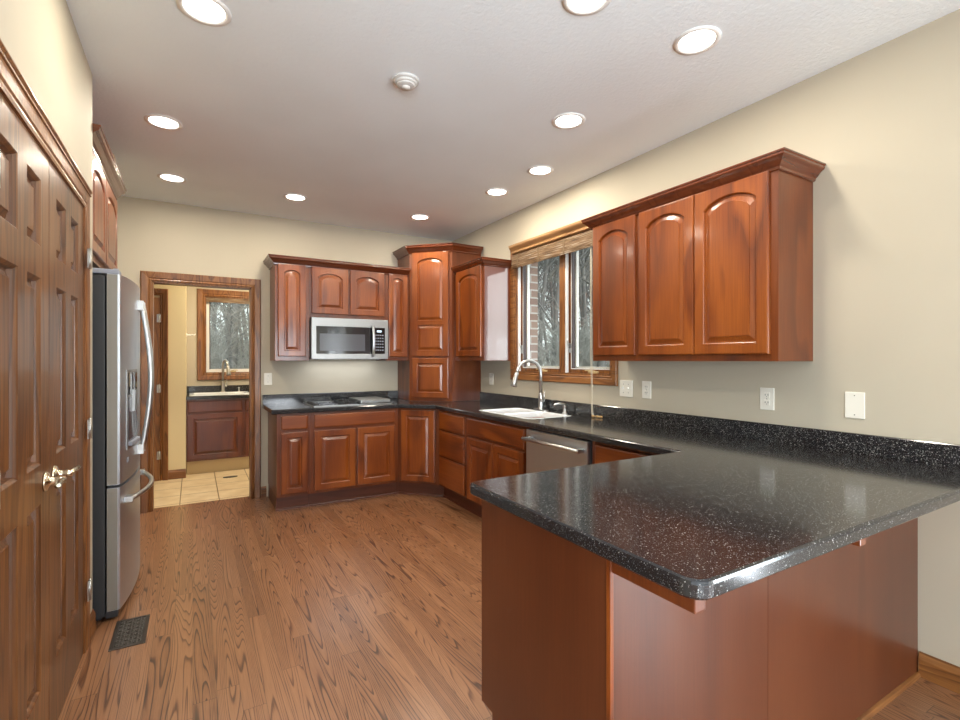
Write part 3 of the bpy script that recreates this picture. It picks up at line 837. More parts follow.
# small right upper beside window, in front of tower
wall_unit('wall_cabinet', 'single arched-door cherry wall cabinet between corner tower and window', (2.355, 4.53, 0), RB, 0.585, UZ0, UZ1,
          [(0.05, UZ0 + 0.04, 0.50, 0.865, True)], XR - 2.358)
mb = MB(); mb.box(0.585, 0.004, UZ0 + 0.004, 0.588, XR - 2.40, UZ1 - 0.02); mb.build('end_panel', 'glare_panel', bpy.data.objects['wall_cabinet.002'])  # added skin that boosts the window reflection on the cabinet end
crown('dark cherry crown moulding on the single cabinet left of the window', [(2.355, 4.53), (2.355, 3.945), (2.667, 3.945)], 2.232, -1, s=0.85)

# right uppers
wall_unit('wall_cabinet', 'single arched-door cherry wall cabinet next to the window, left of the two-door one', (2.355, 2.495, 0), RB, 0.39, UZ0, UZ1,
          [(0.015, UZ0 + 0.035, 0.365, 0.865, True)], XR - 2.358)
wall_unit('two_door_wall_cabinet', 'two-door arched cherry wall cabinet over the peninsula end of the counter', (2.355, 2.104, 0), RB, 0.836, UZ0, UZ1,
          [(0.020, UZ0 + 0.035, 0.378, 0.865, True), (0.404, UZ0 + 0.035, 0.395, 0.865, True)], XR - 2.358)
crown('cherry crown moulding on the three arched doors right of the window', [(2.667, 2.495), (2.355, 2.495), (2.355, 1.268), (2.667, 1.268)], 2.232, -1, s=0.9)

# over-fridge cabinet (faces +X)
t = wall_unit('over_fridge_cabinet', 'two-door cherry cabinet above the refrigerator', (-0.462, 3.085, 0), PI / 2, 1.085, 1.872, 2.45,
          [(0.04, 1.91, 0.49, 0.51, True), (0.545, 1.91, 0.49, 0.51, True)], 0.60)
crown('cherry crown moulding above the refrigerator cabinet', [(-0.462, 3.082), (-0.462, 4.175)], 2.445, -1)

# ------------------------------------------------------------ countertop with backsplash and sink cut-out
CT = 0.91
r_near = round_corner((0.84, 1.53), (0.84, 0.60), (2.0, 0.60), 0.045)
r_far = round_corner((2.0, 1.53), (0.84, 1.53), (0.84, 0.60), 0.035)
outer = r_near + [(2.668, 0.60), (2.668, 5.217), (0.585, 5.217), (0.585, 4.567), (1.738, 4.567), (2.015, 4.290), (2.005, 1.53)] + r_far
SX0, SX1, SY0, SY1 = 2.115, 2.54, 2.905, 3.655
hole = rrect(SX0, SY0, SX1, SY1, 0.05)
bm = bmesh.new()
def ring_v(pts, z): return [bm.verts.new((x, y, z)) for x, y in pts]
def strip(a, b):
    n = len(a)
    for i in range(n): bm.faces.new((a[i], a[(i + 1) % n], b[(i + 1) % n], b[i]))
in1 = offset_poly(outer, 0.003); in2 = offset_poly(outer, 0.009)
o0 = ring_v(offset_poly(outer, 0.006), 0.8695); o1 = ring_v(outer, 0.8755); o2 = ring_v(outer, CT - 0.009); o3 = ring_v(in1, CT - 0.003); o4 = ring_v(in2, CT)
strip(o0, o1); strip(o1, o2); strip(o2, o3); strip(o3, o4)
h1 = ring_v(hole, CT); h0 = ring_v(hole, 0.8695)
strip(h1, h0)
for A, B in ((o4, h1), (o0, h0)):
    es = []
    for L in (A, B):
        for i in range(len(L)):
            e = bm.edges.get((L[i], L[(i + 1) % len(L)])) or bm.edges.new((L[i], L[(i + 1) % len(L)]))
            es.append(e)
    bmesh.ops.triangle_fill(bm, edges=es, use_beauty=True)
cmb = MB(); cmb.bm.free(); cmb.bm = bm
ctop = cmb.build('countertop', 'counter')
ctop['label'] = 'continuous black speckled countertop with peninsula and short backsplash'; ctop['category'] = 'countertop'
BS = [(0, CT - 0.001), (0.019, CT - 0.001), (0.019, CT + 0.088), (0.016, CT + 0.092), (0, CT + 0.092)]
mb = MB(); mb.sweep([(XR - 0.001, 0.602), (XR - 0.001, 4.53)], BS, side=1); mb.build('backsplash', 'counter', ctop)
mb = MB(); mb.sweep([(0.587, YB - 0.001), (1.98, YB - 0.001)], BS, side=-1); mb.build('backsplash', 'counter', ctop)

# sink: double bowl
t = thing('kitchen_sink', 'white double-bowl kitchen sink set in the black counter', 'sink', (SX0, SY0, CT))
def sink_body(w, d, bowls, depth, rim=0.016, zt=0.005):
    """w along x, d along y, bowls list of (x0,y0,x1,y1)"""
    bm = bmesh.new()
    def rv(pts, z): return [bm.verts.new((x, y, z)) for x, y in pts]
    def st(a, b):
        for i in range(len(a)): bm.faces.new((a[i], a[(i + 1) % len(a)], b[(i + 1) % len(b)], b[i]))
    out0 = rv(rrect(-rim, -rim, w + rim, d + rim, 0.06), 0.0005)
    out1 = rv(rrect(-rim + 0.004, -rim + 0.004, w + rim - 0.004, d + rim - 0.004, 0.056), zt)
    st(out0, out1)
    loops = [out1]
    for (x0, y0, x1, y1) in bowls:
        a = rv(rrect(x0, y0, x1, y1, 0.06), zt); b = rv(rrect(x0 + 0.006, y0 + 0.006, x1 - 0.006, y1 - 0.006, 0.055), zt - 0.008)
        c = rv(rrect(x0 + 0.018, y0 + 0.018, x1 - 0.018, y1 - 0.018, 0.05), -depth + 0.03); e = rv(rrect(x0 + 0.05, y0 + 0.05, x1 - 0.05, y1 - 0.05, 0.03), -depth)
        st(a, b); st(b, c); st(c, e); bm.faces.new(e)
        loops.append(a)
    es = []
    for L in loops:
        for i in range(len(L)):
            es.append(bm.edges.get((L[i], L[(i + 1) % len(L)])) or bm.edges.new((L[i], L[(i + 1) % len(L)])))
    bmesh.ops.triangle_fill(bm, edges=es, use_beauty=True)
    m = MB(); m.bm.free(); m.bm = bm
    return m
sw, sd = SX1 - SX0, SY1 - SY0
sb = sink_body(sw, sd, [(0.012, 0.015, sw - 0.012, 0.40), (0.012, 0.43, sw - 0.012, sd - 0.015)], 0.19, rim=0.007, zt=0.002)
sb.build('sink_basin', 'porcelain', t)
for y in (0.21, 0.585):
    mb = MB(); mb.lathe([(0, 0.002), (0.03, 0.004), (0.042, 0.003), (0.044, 0.0)], (sw / 2, y, -0.19), 'z', 20); mb.build('drain', 'chrome', t)

def faucet(name, label, loc, rz, h=0.40, reach=0.20, deck=True):
    t = thing(name, label, 'faucet', loc, rz)
    if deck:
        mb = MB(); mb.prism(rrect(-0.028, -0.11, 0.028, 0.11, 0.025), 0.0, 0.007); mb.build('deck_plate', 'chrome', t)
    mb = MB()
    mb.lathe([(0.029, 0.006), (0.029, 0.012), (0.024, 0.02), (0.0225, 0.05), (0.0225, 0.10), (0.024, 0.115), (0.021, 0.13), (0.016, 0.145), (0.0125, 0.155), (0, 0.155)], (0, 0, 0), 'z', 20)
    mb.build('faucet_body', 'chrome', t)
    rr = reach / 2
    path = [(0, 0, 0.14), (0, 0, h - rr)]
    for k in range(1, 15):
        a = PI * k / 15 * 1.04
        path.append((-rr + rr * math.cos(a), 0, h - rr + rr * math.sin(a)))
    mb = MB(); mb.tube(path, 0.0145, 14); mb.build('spout', 'chrome', t)
    e = Vector(path[-1]); d = (Vector(path[-1]) - Vector(path[-2])).normalized(); d = (d + Vector((-0.12, 0, -0.1))).normalized()
    mb = MB(); mb.tube([e - d * 0.004, e + d * 0.02, e + d * 0.075, e + d * 0.115, e + d * 0.12], [0.016, 0.020, 0.023, 0.028, 0.022], 16)
    mb.build('spray_head', 'chrome', t)
    mb = MB(); mb.tube([(0, -0.018, 0.085), (0, -0.045, 0.087)], [0.016, 0.015], 14)
    mb.tube([(0, -0.040, 0.087), (0.005, -0.05, 0.115), (0.010, -0.052, 0.17)], [0.009, 0.008, 0.006], 10)
    mb.build('lever_handle', 'chrome', t)
    return t
faucet('kitchen_faucet', 'brushed nickel gooseneck faucet behind the kitchen sink', (2.603, 3.40, CT), -0.22, 0.425, 0.225)
t = thing('soap_dispenser', 'small brushed nickel soap dispenser right of the kitchen faucet', 'soap dispenser', (2.592, 3.07, CT))
mb = MB(); mb.lathe([(0.023, 0), (0.023, 0.005), (0.014, 0.012), (0.013, 0.05), (0.016, 0.055), (0.016, 0.062), (0, 0.064)], (0, 0, 0), 'z', 16); mb.build('pump_base', 'chrome', t)
mb = MB(); mb.tube([(0.014, 0, 0.066), (-0.02, 0, 0.078), (-0.055, 0.012, 0.084), (-0.085, 0.022, 0.076), (-0.094, 0.026, 0.066)], [0.011, 0.011, 0.009, 0.008, 0.007], 12); mb.build('pump_nozzle', 'chrome', t)

# cooktop
t = thing('cooktop', 'black glass downdraft cooktop set in the counter below the microwave', 'cooktop', (0.955, 4.665, CT))
mb = MB(); mb.prism(rrect(0, 0, 0.765, 0.50, 0.012), 0.0005, 0.006); mb.build('glass_top', 'black_glass', t)
mb = MB(); mb.sweep(rrect(0.0, 0.0, 0.765, 0.50, 0.012), [(-0.003, 0.0005), (0.008, 0.0005), (0.008, 0.008), (0.004, 0.0095), (-0.003, 0.006)], closed=True, side=1); mb.build('steel_rim', 'steel_x', t)
for y in (0.14, 0.36):
    mb = MB()
    for r in (0.085, 0.05): mb.lathe([(r - 0.003, 0.0062), (r + 0.003, 0.0062), (r + 0.003, 0.0068), (r - 0.003, 0.0068), (r - 0.003, 0.0062)], (0.17, y, 0), 'z', 28)
    mb.build('burner_ring', 'button', t)
mb = MB(); mb.box(0.335, 0.05, 0.006, 0.43, 0.45, 0.011)
for k in range(14): mb.box(0.343, 0.065 + k * 0.027, 0.011, 0.422, 0.073 + k * 0.027, 0.017)
mb.build('downdraft_vent', 'black', t)
mb = MB()
for y in (0.13, 0.36):
    for k in range(8):
        a = k * PI / 4
        mb.tube([(0.385 + 0.03 * math.cos(a), y + 0.03 * math.sin(a), 0.026), (0.385 + 0.075 * math.cos(a), y + 0.09 * math.sin(a), 0.026)], 0.004, 6)
    mb.lathe([(0.072, 0.020), (0.08, 0.020), (0.08, 0.028), (0.072, 0.028), (0.072, 0.020)], (0.385, y, 0), 'z', 20)
mb.box(0.30, 0.03, 0.006, 0.306, 0.47, 0.024)
mb.build('burner_grate', 'black', t)
mb = MB(); mb.box(0.455, 0.03, 0.008, 0.755, 0.47, 0.042, 0.006); g = mb.build('griddle_cover', 'steel_x', t)
mb = MB(); mb.box(0.44, 0.05, 0.012, 0.4545, 0.16, 0.032, 0.003); mb.build('cover_handle', 'black', g)
for k in range(4):
    mb = MB(); mb.lathe([(0.017, 0.006), (0.016, 0.022), (0.012, 0.025), (0, 0.025)], (0.035 + 0.0, 0.06 + 0.11 * k, 0), 'z', 14); mb.build('control_knob', 'black', t)

# microwave
t = thing('microwave', 'stainless over-the-range microwave with black window and keypad', 'microwave', (0.969, 4.835, 1.352))
mb = MB(); mb.box(0.0, 0.0, 0.0, 0.754, 0.38, 0.398); mb.build('microwave_casing', 'dark_case', t)
mb = MB()
fx = [(0, 0, 0.035), (0.72, 0, 0.754)]
mb.box(0, -0.03, 0, 0.754, 0.0, 0.052, 0.003); mb.box(0, -0.03, 0.315, 0.754, 0.0, 0.398, 0.003)
mb.box(0, -0.03, 0.05, 0.042, 0.0, 0.317); mb.box(0.722, -0.03, 0.05, 0.754, 0.0, 0.317)
mb.build('steel_fascia', 'steel_x', t)
mb = MB(); mb.box(0.042, -0.027, 0.052, 0.572, -0.002, 0.315); d = mb.build('microwave_door', 'black_glass', t)
mb = MB(); mb.box(0.075, -0.0285, 0.080, 0.515, -0.027, 0.245); mb.build('viewing_window', 'grey_glass', d)
mb = MB(); mb.tube([(0.592, -0.028, 0.03), (0.592, -0.055, 0.05), (0.592, -0.068, 0.12), (0.592, -0.072, 0.185), (0.592, -0.068, 0.25), (0.592, -0.055, 0.31), (0.592, -0.028, 0.328)], 0.0145, 12, flat=0.7); mb.build('door_handle', 'steel', d)
mb = MB(); mb.box(0.572, -0.027, 0.052, 0.722, -0.002, 0.315); p = mb.build('control_panel', 'black_glass', t)
mb = MB(); mb.box(0.638, -0.0285, 0.272, 0.685, -0.027, 0.290); mb.build('display', 'display', p)
for r_ in range(6):
    for c_ in range(4):
        mb = MB(); mb.box(0.620 + c_ * 0.024, -0.0283, 0.235 - r_ * 0.030, 0.634 + c_ * 0.024, -0.027, 0.247 - r_ * 0.030); mb.build('keypad_button', 'button', p)
for k in range(2):
    mb = MB(); mb.box(0.06 + k * 0.42, 0.02, -0.003, 0.27 + k * 0.42, 0.16, 0.0); mb.build('underside_filter', 'steel_x', t)

mb = MB(); mb.box(0.03, 0.17, -0.004, 0.73, 0.29, 0.0); mb.build('task_lamp_lens', 'white', t)
l = bpy.data.lights.new('cooktop_task_lamp', 'AREA'); l.shape = 'RECTANGLE'; l.size = 0.70; l.size_y = 0.12; l.energy = 1.3; l.color = (0.92, 0.96, 1.0)
o = bpy.data.objects.new('cooktop_task_lamp', l); COL.objects.link(o); o.parent = t; o.location = (0.38, 0.23, -0.012)

# ------------------------------------------------------------ refrigerator (faces +X)
t = thing('refrigerator', 'stainless french-door refrigerator with bottom freezer drawer in the left alcove', 'refrigerator', (-0.388, 3.125, 0), PI / 2)
FW = 0.912
mb = MB(); mb.box(0.0, 0.0, 0.03, FW, 0.70, 1.775, 0.004); mb.box(0.05, 0.02, 0, FW - 0.05, 0.66, 0.03); mb.build('refrigerator_body', 'dark_case', t)
def fy(x): return -0.064 - 0.042 * (1 - ((x - FW / 2) / (FW / 2)) ** 2)
def fridge_door(x0, x1, z0, z1, cut=None):
    N = 12
    front = [(x0 + (x1 - x0) * k / N, fy(x0 + (x1 - x0) * k / N)) for k in range(N + 1)]
    r = 0.010
    pts = [(x0, -0.008)] + [(x0, front[0][1] + r)] + [(x0 + r * 0.4, front[0][1] + 0.002)] + front[1:-1] + [(x1 - r * 0.4, front[-1][1] + 0.002), (x1, front[-1][1] + r), (x1, -0.008)]
    mb = MB(); mb.prism(pts, z0, z1)
    for f in mb.bm.faces:
        pass
    return mb
dn = fridge_door(0.0, FW / 2 - 0.003, 0.70, 1.785).build('left_door', 'steel', t)
df = fridge_door(FW / 2 + 0.003, FW, 0.70, 1.785).build('right_door', 'steel', t)
dr = fridge_door(0.0, FW, 0.055, 0.685).build('freezer_drawer', 'steel', t)
for d, z0, z1 in ((dn, 0.702, 1.783), (dr, 0.057, 0.683)):
    mb = MB(); mb.box(-0.0025, -0.052, z0, -0.0002, -0.009, z1); mb.build('door_edge', 'steel_side', d)
mb = MB(); mb.box(0.01, -0.052, 0.015, FW - 0.01, 0.0, 0.05, 0.004); mb.build('base_grille', 'dark_case', t)
for x in (0.06, FW - 0.06):
    mb = MB(); mb.box(x - 0.05, -0.058, 1.786, x + 0.05, 0.08, 1.812, 0.006); mb.cyl((x - 0.01, -0.04, 1.785), (x - 0.01, -0.04, 1.82), 0.012); mb.build('hinge_cover', 'button', t)
for d, x, s in ((dn, 0.405, -1), (df, 0.507, 1)):
    mb = MB(); path = []
    for k in range(17):
        u = k / 16
        path.append((x, fy(x) - 0.018 - 0.045 * math.sin(PI * u), 0.80 + 0.88 * u))
    mb.tube(path, 0.013, 12, flat=0.8)
    for z in (0.815, 1.665): mb.box(x - 0.014, fy(x) - 0.030, z - 0.03, x + 0.014, fy(x) + 0.004, z + 0.03, 0.004)
    mb.build('door_handle', 'chrome', d)
mb = MB(); path = []
for k in range(17):
    u = k / 16; x = 0.09 + (FW - 0.18) * u
    path.append((x, fy(x) - 0.022 - 0.042 * math.sin(PI * u), 0.60))
mb.tube(path, 0.013, 12)
for x in (0.095, FW - 0.095): mb.box(x - 0.028, fy(x) - 0.032, 0.584, x + 0.028, fy(x) + 0.006, 0.616, 0.004)
mb.build('drawer_handle', 'chrome', dr)
# dispenser on the near door
mb = MB()
def disp_strip(mb, xa, xb, z0, z1, out):
    N = 6; f = [(xa + (xb - xa) * k / N, fy(xa + (xb - xa) * k / N) - out) for k in range(N + 1)]
    b = [(x, y + out + 0.01) for x, y in f][::-1]
    mb.prism(f + b, z0, z1)
disp_strip(mb, 0.10, 0.36, 0.86, 1.29, 0.003); dp = mb.build('dispenser_frame', 'steel_x', dn)
mb = MB(); disp_strip(mb, 0.12, 0.34, 1.155, 1.275, 0.005); mb.build('dispenser_controls', 'black_glass', dp)
mb = MB(); disp_strip(mb, 0.12, 0.34, 0.90, 1.14, 0.0042); mb.build('dispenser_recess', 'grey_glass', dp)
mb = MB(); disp_strip(mb, 0.12, 0.34, 0.88, 0.90, 0.02); mb.build('drip_tray', 'button', dp)
mb = MB(); disp_strip(mb, 0.20, 0.26, 1.06, 1.18, 0.018); mb.build('dispenser_paddle', 'steel_x', dp)
mb = MB(); disp_strip(mb, 0.11, 0.14, 0.79, 0.815, 0.002); mb.build('maker_badge', 'button', dn)

# ------------------------------------------------------------ kitchen window
y0, y1, z0, z1 = KW
mpR = lambda a, b, c: (XR - c, a, b)
mb = MB(); mb.sweep([(y0, z0), (y1, z0), (y1, z1), (y0, z1)], scaled(CAS, 0.071), closed=True, mapf=mpR, side=-1)
win = struct('window_1', mb, 'oak_y', 'brown wood kitchen window with two casements over the sink')
mb = MB()
mb.sweep([(y0 - 0.075, z1 + 0.0), (y1 + 0.03, z1 + 0.0)], [(0.018, 0), (0.018, 0.028), (0.028, 0.040), (0.036, 0.034), (0.046, 0.036), (0.070, 0.060), (0.080, 0.066), (0.096, 0.068), (0.096, 0)], mapf=mpR, side=1)
mb.build('window_crown', 'oak_light', win)
# jamb lining (white vinyl track, brown stop), mullion, sashes
JX0, JX1 = XR - 0.001, XR + WT
mb = MB()
for (a, b) in ((y0, y0 + 0.012), (y1 - 0.012, y1)): mb.box(JX0, a, z0, JX1, b, z1)
mb.box(JX0, y0, z0, JX1, y1, z0 + 0.012); mb.box(JX0, y0, z1 - 0.012, JX1, y1, z1)
ym = 3.205
mb.box(XR + 0.005, ym - 0.034, z0 + 0.012, JX1, ym + 0.034, z1 - 0.012, 0.003)
mb.build('window_jamb', 'oak_z', win)
mb = MB()
for (a, b, c, d) in ((y0 + 0.012, y0 + 0.024, XR + 0.03, XR + 0.05), (y1 - 0.024, y1 - 0.012, XR + 0.012, XR + 0.038), (ym - 0.046, ym - 0.034, XR + 0.012, XR + 0.038)):
    mb.box(c, a, z0 + 0.012, d, b, z1 - 0.012)
mb.build('jamb_track', 'white_trim', win)
def sash(ya, yb_, lock_y):
    za, zb = z0 + 0.014, z1 - 0.014
    xs0, xs1 = XR + 0.052, XR + 0.088
    w = 0.036
    mb = MB()
    mb.box(xs0, ya, za, xs1, ya + w, zb); mb.box(xs0, yb_ - w, za, xs1, yb_, zb)
    mb.box(xs0, ya + w, za, xs1, yb_ - w, za + w); mb.box(xs0, ya + w, zb - w, xs1, yb_ - w, zb)
    s = mb.build('window_sash', 'oak_z', win)
    mb = MB(); q = 0.014
    xa, xb = XR + 0.089, XR + 0.115
    mb.box(xa, ya, za, xb, ya + w + q, zb); mb.box(xa, yb_ - w - q, za, xb, yb_, zb); mb.box(xa, ya + w + q, za, xb, yb_ - w - q, za + w + q); mb.box(xa, ya + w + q, zb - w, xb, yb_ - w - q, zb)
    mb.build('outer_frame', 'white_trim', s)
    mb = MB(); q = 0.007
    mb.box(xs0 - 0.004, ya + w - q, za + w - q, xs0 + 0.01, ya + w, zb - w + q); mb.box(xs0 - 0.004, yb_ - w, za + w - q, xs0 + 0.01, yb_ - w + q, zb - w + q)
    mb.box(xs0 - 0.004, ya + w, za + w - q, xs0 + 0.01, yb_ - w, za + w)
    mb.build('glazing_bead', 'white_trim', s)
    mb = MB(); g = 0.008
    for (a, b, c, d) in ((ya + w - 0.006, za + w - 0.006, ya + w + g, zb - w), (yb_ - w - g, za + w, yb_ - w + 0.006, zb - w + 0.006)):
        mb.box(xs0 - 0.003, a, b, xs1 - 0.012, c, d)
    mb.build('sash_gasket', 'gasket', s)
    mb = MB(); mb.box(xs0 + 0.014, ya + w - 0.002, za + w - 0.002, xs0 + 0.018, yb_ - w + 0.002, zb - w + 0.002); mb.build('window_pane', 'glass', s)
    mb = MB(); mb.box(xs0 - 0.012, lock_y - 0.010, z0 + 0.18, xs0, lock_y + 0.010, z0 + 0.26, 0.002); mb.tube([(xs0 - 0.010, lock_y, z0 + 0.22), (xs0 - 0.026, lock_y + 0.004, z0 + 0.25), (xs0 - 0.030, lock_y + 0.006, z0 + 0.285)], 0.005, 8)
    mb.build('sash_lock', 'chrome', s)
    mb = MB(); yc = (ya + yb_) / 2 - 0.05; mb.box(XR + 0.020, yc - 0.05, z0 + 0.012, XR + 0.048, yc + 0.05, z0 + 0.03, 0.004)
    mb.tube([(XR + 0.03, yc - 0.02, z0 + 0.03), (XR + 0.014, yc + 0.02, z0 + 0.036), (XR + 0.012, yc + 0.07, z0 + 0.034)], 0.005, 8)
    mb.build('crank_handle', 'toe_tan', s)
sash(y0 + 0.014, ym - 0.036, ym - 0.06)
sash(ym + 0.036, y1 - 0.014, y1 - 0.035)

# bamboo shade rolled up under the head
t = thing('bamboo_blind', 'raised woven bamboo shade at the top of the kitchen window', 'window shade', (XR - 0.03, y0, z1))
mb = MB()
nseg = 26
for i, (h0, h1, xx) in enumerate(((0.0, -0.125, -0.012), (-0.012, -0.105, -0.024), (-0.02, -0.085, 0.006))):
    mb.box(xx, 0.005, h1, xx + 0.006, y1 - y0 - 0.005, h0)
for k in range(9): mb.box(-0.027, 0.005, -0.012 - k * 0.0135 - 0.006, -0.021, y1 - y0 - 0.005, -0.012 - k * 0.0135)
mb.build('woven_slats', 'shade', t)
for yy in (0.12, 0.46, 0.80, 1.12):
    mb = MB(); mb.box(-0.030, yy, -0.128, -0.0275, yy + 0.018, 0.0); mb.build('tape', 'shade_tape', t)
t2 = thing('shade_cord', 'thin pale shade cord with tan beads hanging to the counter', 'cord', (2.64, 2.80, CT))
mb = MB()
for dy in (0, 0.012):
    mb.tube([(-0.012, dy, 1.34), (-0.012, dy, 0.9), (-0.010, dy, 0.5), (0.0, dy + 0.005, 0.28), (-0.004, dy, 0.1), (-0.006, dy - 0.01, 0.015), (-0.01, dy - 0.05, 0.004), (-0.02, dy - 0.12, 0.004)], 0.0022, 6)
mb.build('cord_strand', 'cord', t2)
for (dx, dy) in ((-0.03, -0.10), (-0.022, -0.128), (-0.035, -0.06)):
    mb = MB(); mb.lathe([(0, 0.0), (0.006, 0.004), (0.009, 0.018), (0.007, 0.032), (0, 0.036)], (dx, dy, 0.0095), 'y', 10); mb.build('cord_bead', 'bead', t2)

# ------------------------------------------------------------ outlets and switches
def plate(name, label, cat, loc, rz, w, h, kind, mat='almond'):
    t = thing(name, label, cat, loc, rz)
    mb = MB(); mb.box(-w / 2, -0.006, -h / 2, w / 2, 0.0, h / 2, 0.0025); mb.build('cover_plate', mat, t)
    def at(x, z, a, b, m, nm, d=0.008):
        q = MB(); q.box(x - a / 2, -d, z - b / 2, x + a / 2, -0.004, z + b / 2, 0.001); return q.build(nm, m, t)
    if kind == 'outlet':
        for z in (0.02, -0.02):
            s = at(0, z, 0.032, 0.028, mat, 'receptacle')
            q = MB(); q.box(-0.009, -0.0085, z - 0.003, -0.006, -0.0078, z + 0.006); q.box(0.006, -0.0085, z - 0.003, 0.009, -0.0078, z + 0.006); q.cyl((0, -0.0085, z - 0.008), (0, -0.0078, z - 0.008), 0.0022, seg=8)
            q.build('socket_slots', 'slot', s)
        at(0, 0, 0.005, 0.005, 'slot', 'screw', 0.0068)
    elif kind == 'switch':
        for x in ([0] if w < 0.1 else [-0.023, 0.023]):
            at(x, 0, 0.012, 0.026, mat, 'toggle_plate', 0.0075); q = MB(); q.box(x - 0.004, -0.018, -0.001, x + 0.004, -0.006, 0.009, 0.001); q.build('toggle', 'white', t)
            for z in (0.03, -0.03): at(x, z, 0.005, 0.005, 'slot', 'screw', 0.0068)
    elif kind == 'blank':
        for z in (0.045, -0.045): at(0, z, 0.005, 0.005, 'slot', 'screw', 0.0068)
    return t
zc = 1.14
plate('light_switch', 'almond double toggle switch plate just right of the window', 'light switch', (XR, 2.49, zc), RB, 0.118, 0.118, 'switch')
plate('wall_outlet', 'almond wall outlet right of the double switch under the cabinets', 'outlet', (XR, 2.307, zc), RB, 0.075, 0.118, 'outlet')
plate('wall_outlet', 'almond wall outlet between cabinet end and blank plate', 'outlet', (XR, 1.495, zc - 0.006), RB, 0.075, 0.118, 'outlet')
plate('blank_plate', 'blank almond wall plate farthest right above the counter', 'wall plate', (XR, 1.09, zc - 0.008), RB, 0.080, 0.122, 'blank')
plate('wall_outlet', 'small almond wall outlet left of the window behind the faucet', 'outlet', (XR, 4.32, zc + 0.006), RB, 0.075, 0.118, 'outlet')
plate('light_switch', 'almond single switch plate between doorway and cabinets', 'light switch', (0.637, YB, 1.156), 0, 0.072, 0.118, 'switch')

# ------------------------------------------------------------ floor register
t = thing('floor_register', 'dark bronze scrollwork floor vent in the oak floor by the refrigerator', 'floor vent', (-0.337, 2.81, 0.0))
mb = MB(); RW, RL = 0.142, 0.30
mb.sweep([(0, 0), (RW, 0), (RW, RL), (0, RL)], [(0, 0.0), (0, 0.003), (0.004, 0.005), (0.016, 0.005), (0.018, 0.001), (0.018, 0.0)], closed=True, side=1)
mb.build('register_frame', 'bronze', t)
mb = MB(); mb.box(0.016, 0.016, 0.0003, RW - 0.016, RL - 0.016, 0.001); mb.build('register_throat', 'slot', t)
mb = MB()
nx, ny = 3, 7
for i in range(nx):
    for j in range(ny):
        cx = 0.018 + (RW - 0.036) * (i + 0.5) / nx; cy = 0.018 + (RL - 0.036) * (j + 0.5) / ny
        mb.lathe([(0.0125, 0.001), (0.0165, 0.001), (0.0165, 0.004), (0.0125, 0.004), (0.0125, 0.001)], (cx, cy, 0), 'z', 12)
        mb.box(cx - 0.018, cy - 0.0015, 0.001, cx + 0.018, cy + 0.0015, 0.0035); mb.box(cx - 0.0015, cy - 0.018, 0.001, cx + 0.0015, cy + 0.018, 0.0035)
mb.build('scroll_grille', 'grille', t)

# ------------------------------------------------------------ ceiling fittings
LIGHTS = [
    (0.04, 2.27, 'large recessed light nearest the top left, over the double doors'),
    (-0.15, 3.47, 'recessed ceiling light in front of the refrigerator cabinet crown'),
    (-0.14, 4.50, 'recessed ceiling light just before the doorway, farthest left of the back row'),
    (0.77, 4.49, 'recessed ceiling light above the left end of the cooktop cabinets'),
    (1.94, 4.49, 'recessed ceiling light in front of the corner tower'),
    (2.21, 3.49, 'small recessed light over the kitchen sink, near the corner tower end of the window'),
    (2.24, 2.93, 'small recessed light over the sink, between the far sink light and the middle light'),
    (1.92, 2.24, 'middle recessed ceiling light before the right wall cabinets'),
    (1.93, 1.39, 'large recessed light over the peninsula, near the cabinet crown corner'),
    (1.33, 1.44, 'recessed light cut off by the top edge above the peninsula'),
]
for (x, y, lab) in LIGHTS:
    t = thing('recessed_light', lab, 'ceiling light', (x, y, ZC))
    t['group'] = 'recessed ceiling lights'
    rr = 0.078
    mb = MB(); mb.lathe([(rr + 0.020, 0.0), (rr + 0.020, -0.004), (rr + 0.004, -0.007), (rr, -0.005), (rr - 0.004, 0.0), (rr - 0.004, -0.001)], (0, 0, 0), 'z', 32); mb.build('lamp_ring', 'lamp_ring', t)
    mb = MB(); mb.lathe([(rr - 0.003, -0.002), (rr * 0.7, -0.0035), (0, -0.004)], (0, 0, 0), 'z', 32); mb.build('lamp_lens', 'lens', t)
    l = bpy.data.lights.new('recessed_lamp', 'AREA'); l.shape = 'DISK'; l.size = 0.14; l.energy = CAN_POWER; l.color = CAN_COLOR
    o = bpy.data.objects.new('recessed_lamp', l); COL.objects.link(o); o.parent = t; o.location = (0, 0, -0.012)
t = thing('smoke_detector', 'round white smoke detector on the ceiling', 'smoke detector', (0.93, 2.33, ZC))
mb = MB(); mb.lathe([(0.066, 0), (0.066, -0.010), (0.056, -0.014), (0.054, -0.022), (0.046, -0.026), (0.044, -0.032), (0.030, -0.036), (0.0, -0.037)], (0, 0, 0), 'z', 32, smooth=False); mb.build('detector_body', 'detector', t)
mb = MB(); mb.lathe([(0.022, -0.036), (0.02, -0.042), (0.0, -0.044)], (0, 0, 0), 'z', 20); mb.build('sensor_cap', 'white', t)
l = bpy.data.lights.new('laundry_fill_lamp', 'AREA'); l.shape = 'DISK'; l.size = 0.3; l.energy = 34; l.color = (1.0, 0.86, 0.62)  # unseen lamp, added and placed to brighten the laundry's far wall
t = thing('laundry_fill_light', 'unseen fill lamp added to brighten the laundry room, out of view above the doorway', 'ceiling light', (0.75, 6.2, ZC))
mb = MB(); mb.lathe([(0.17, 0), (0.17, -0.03), (0.15, -0.05), (0, -0.06)], (0, 0, 0), 'z', 28); mb.build('lamp_ring', 'lamp_ring', t)
o = bpy.data.objects.new('laundry_fill_lamp', l); COL.objects.link(o); o.parent = t; o.location = (0, 0, -0.08)

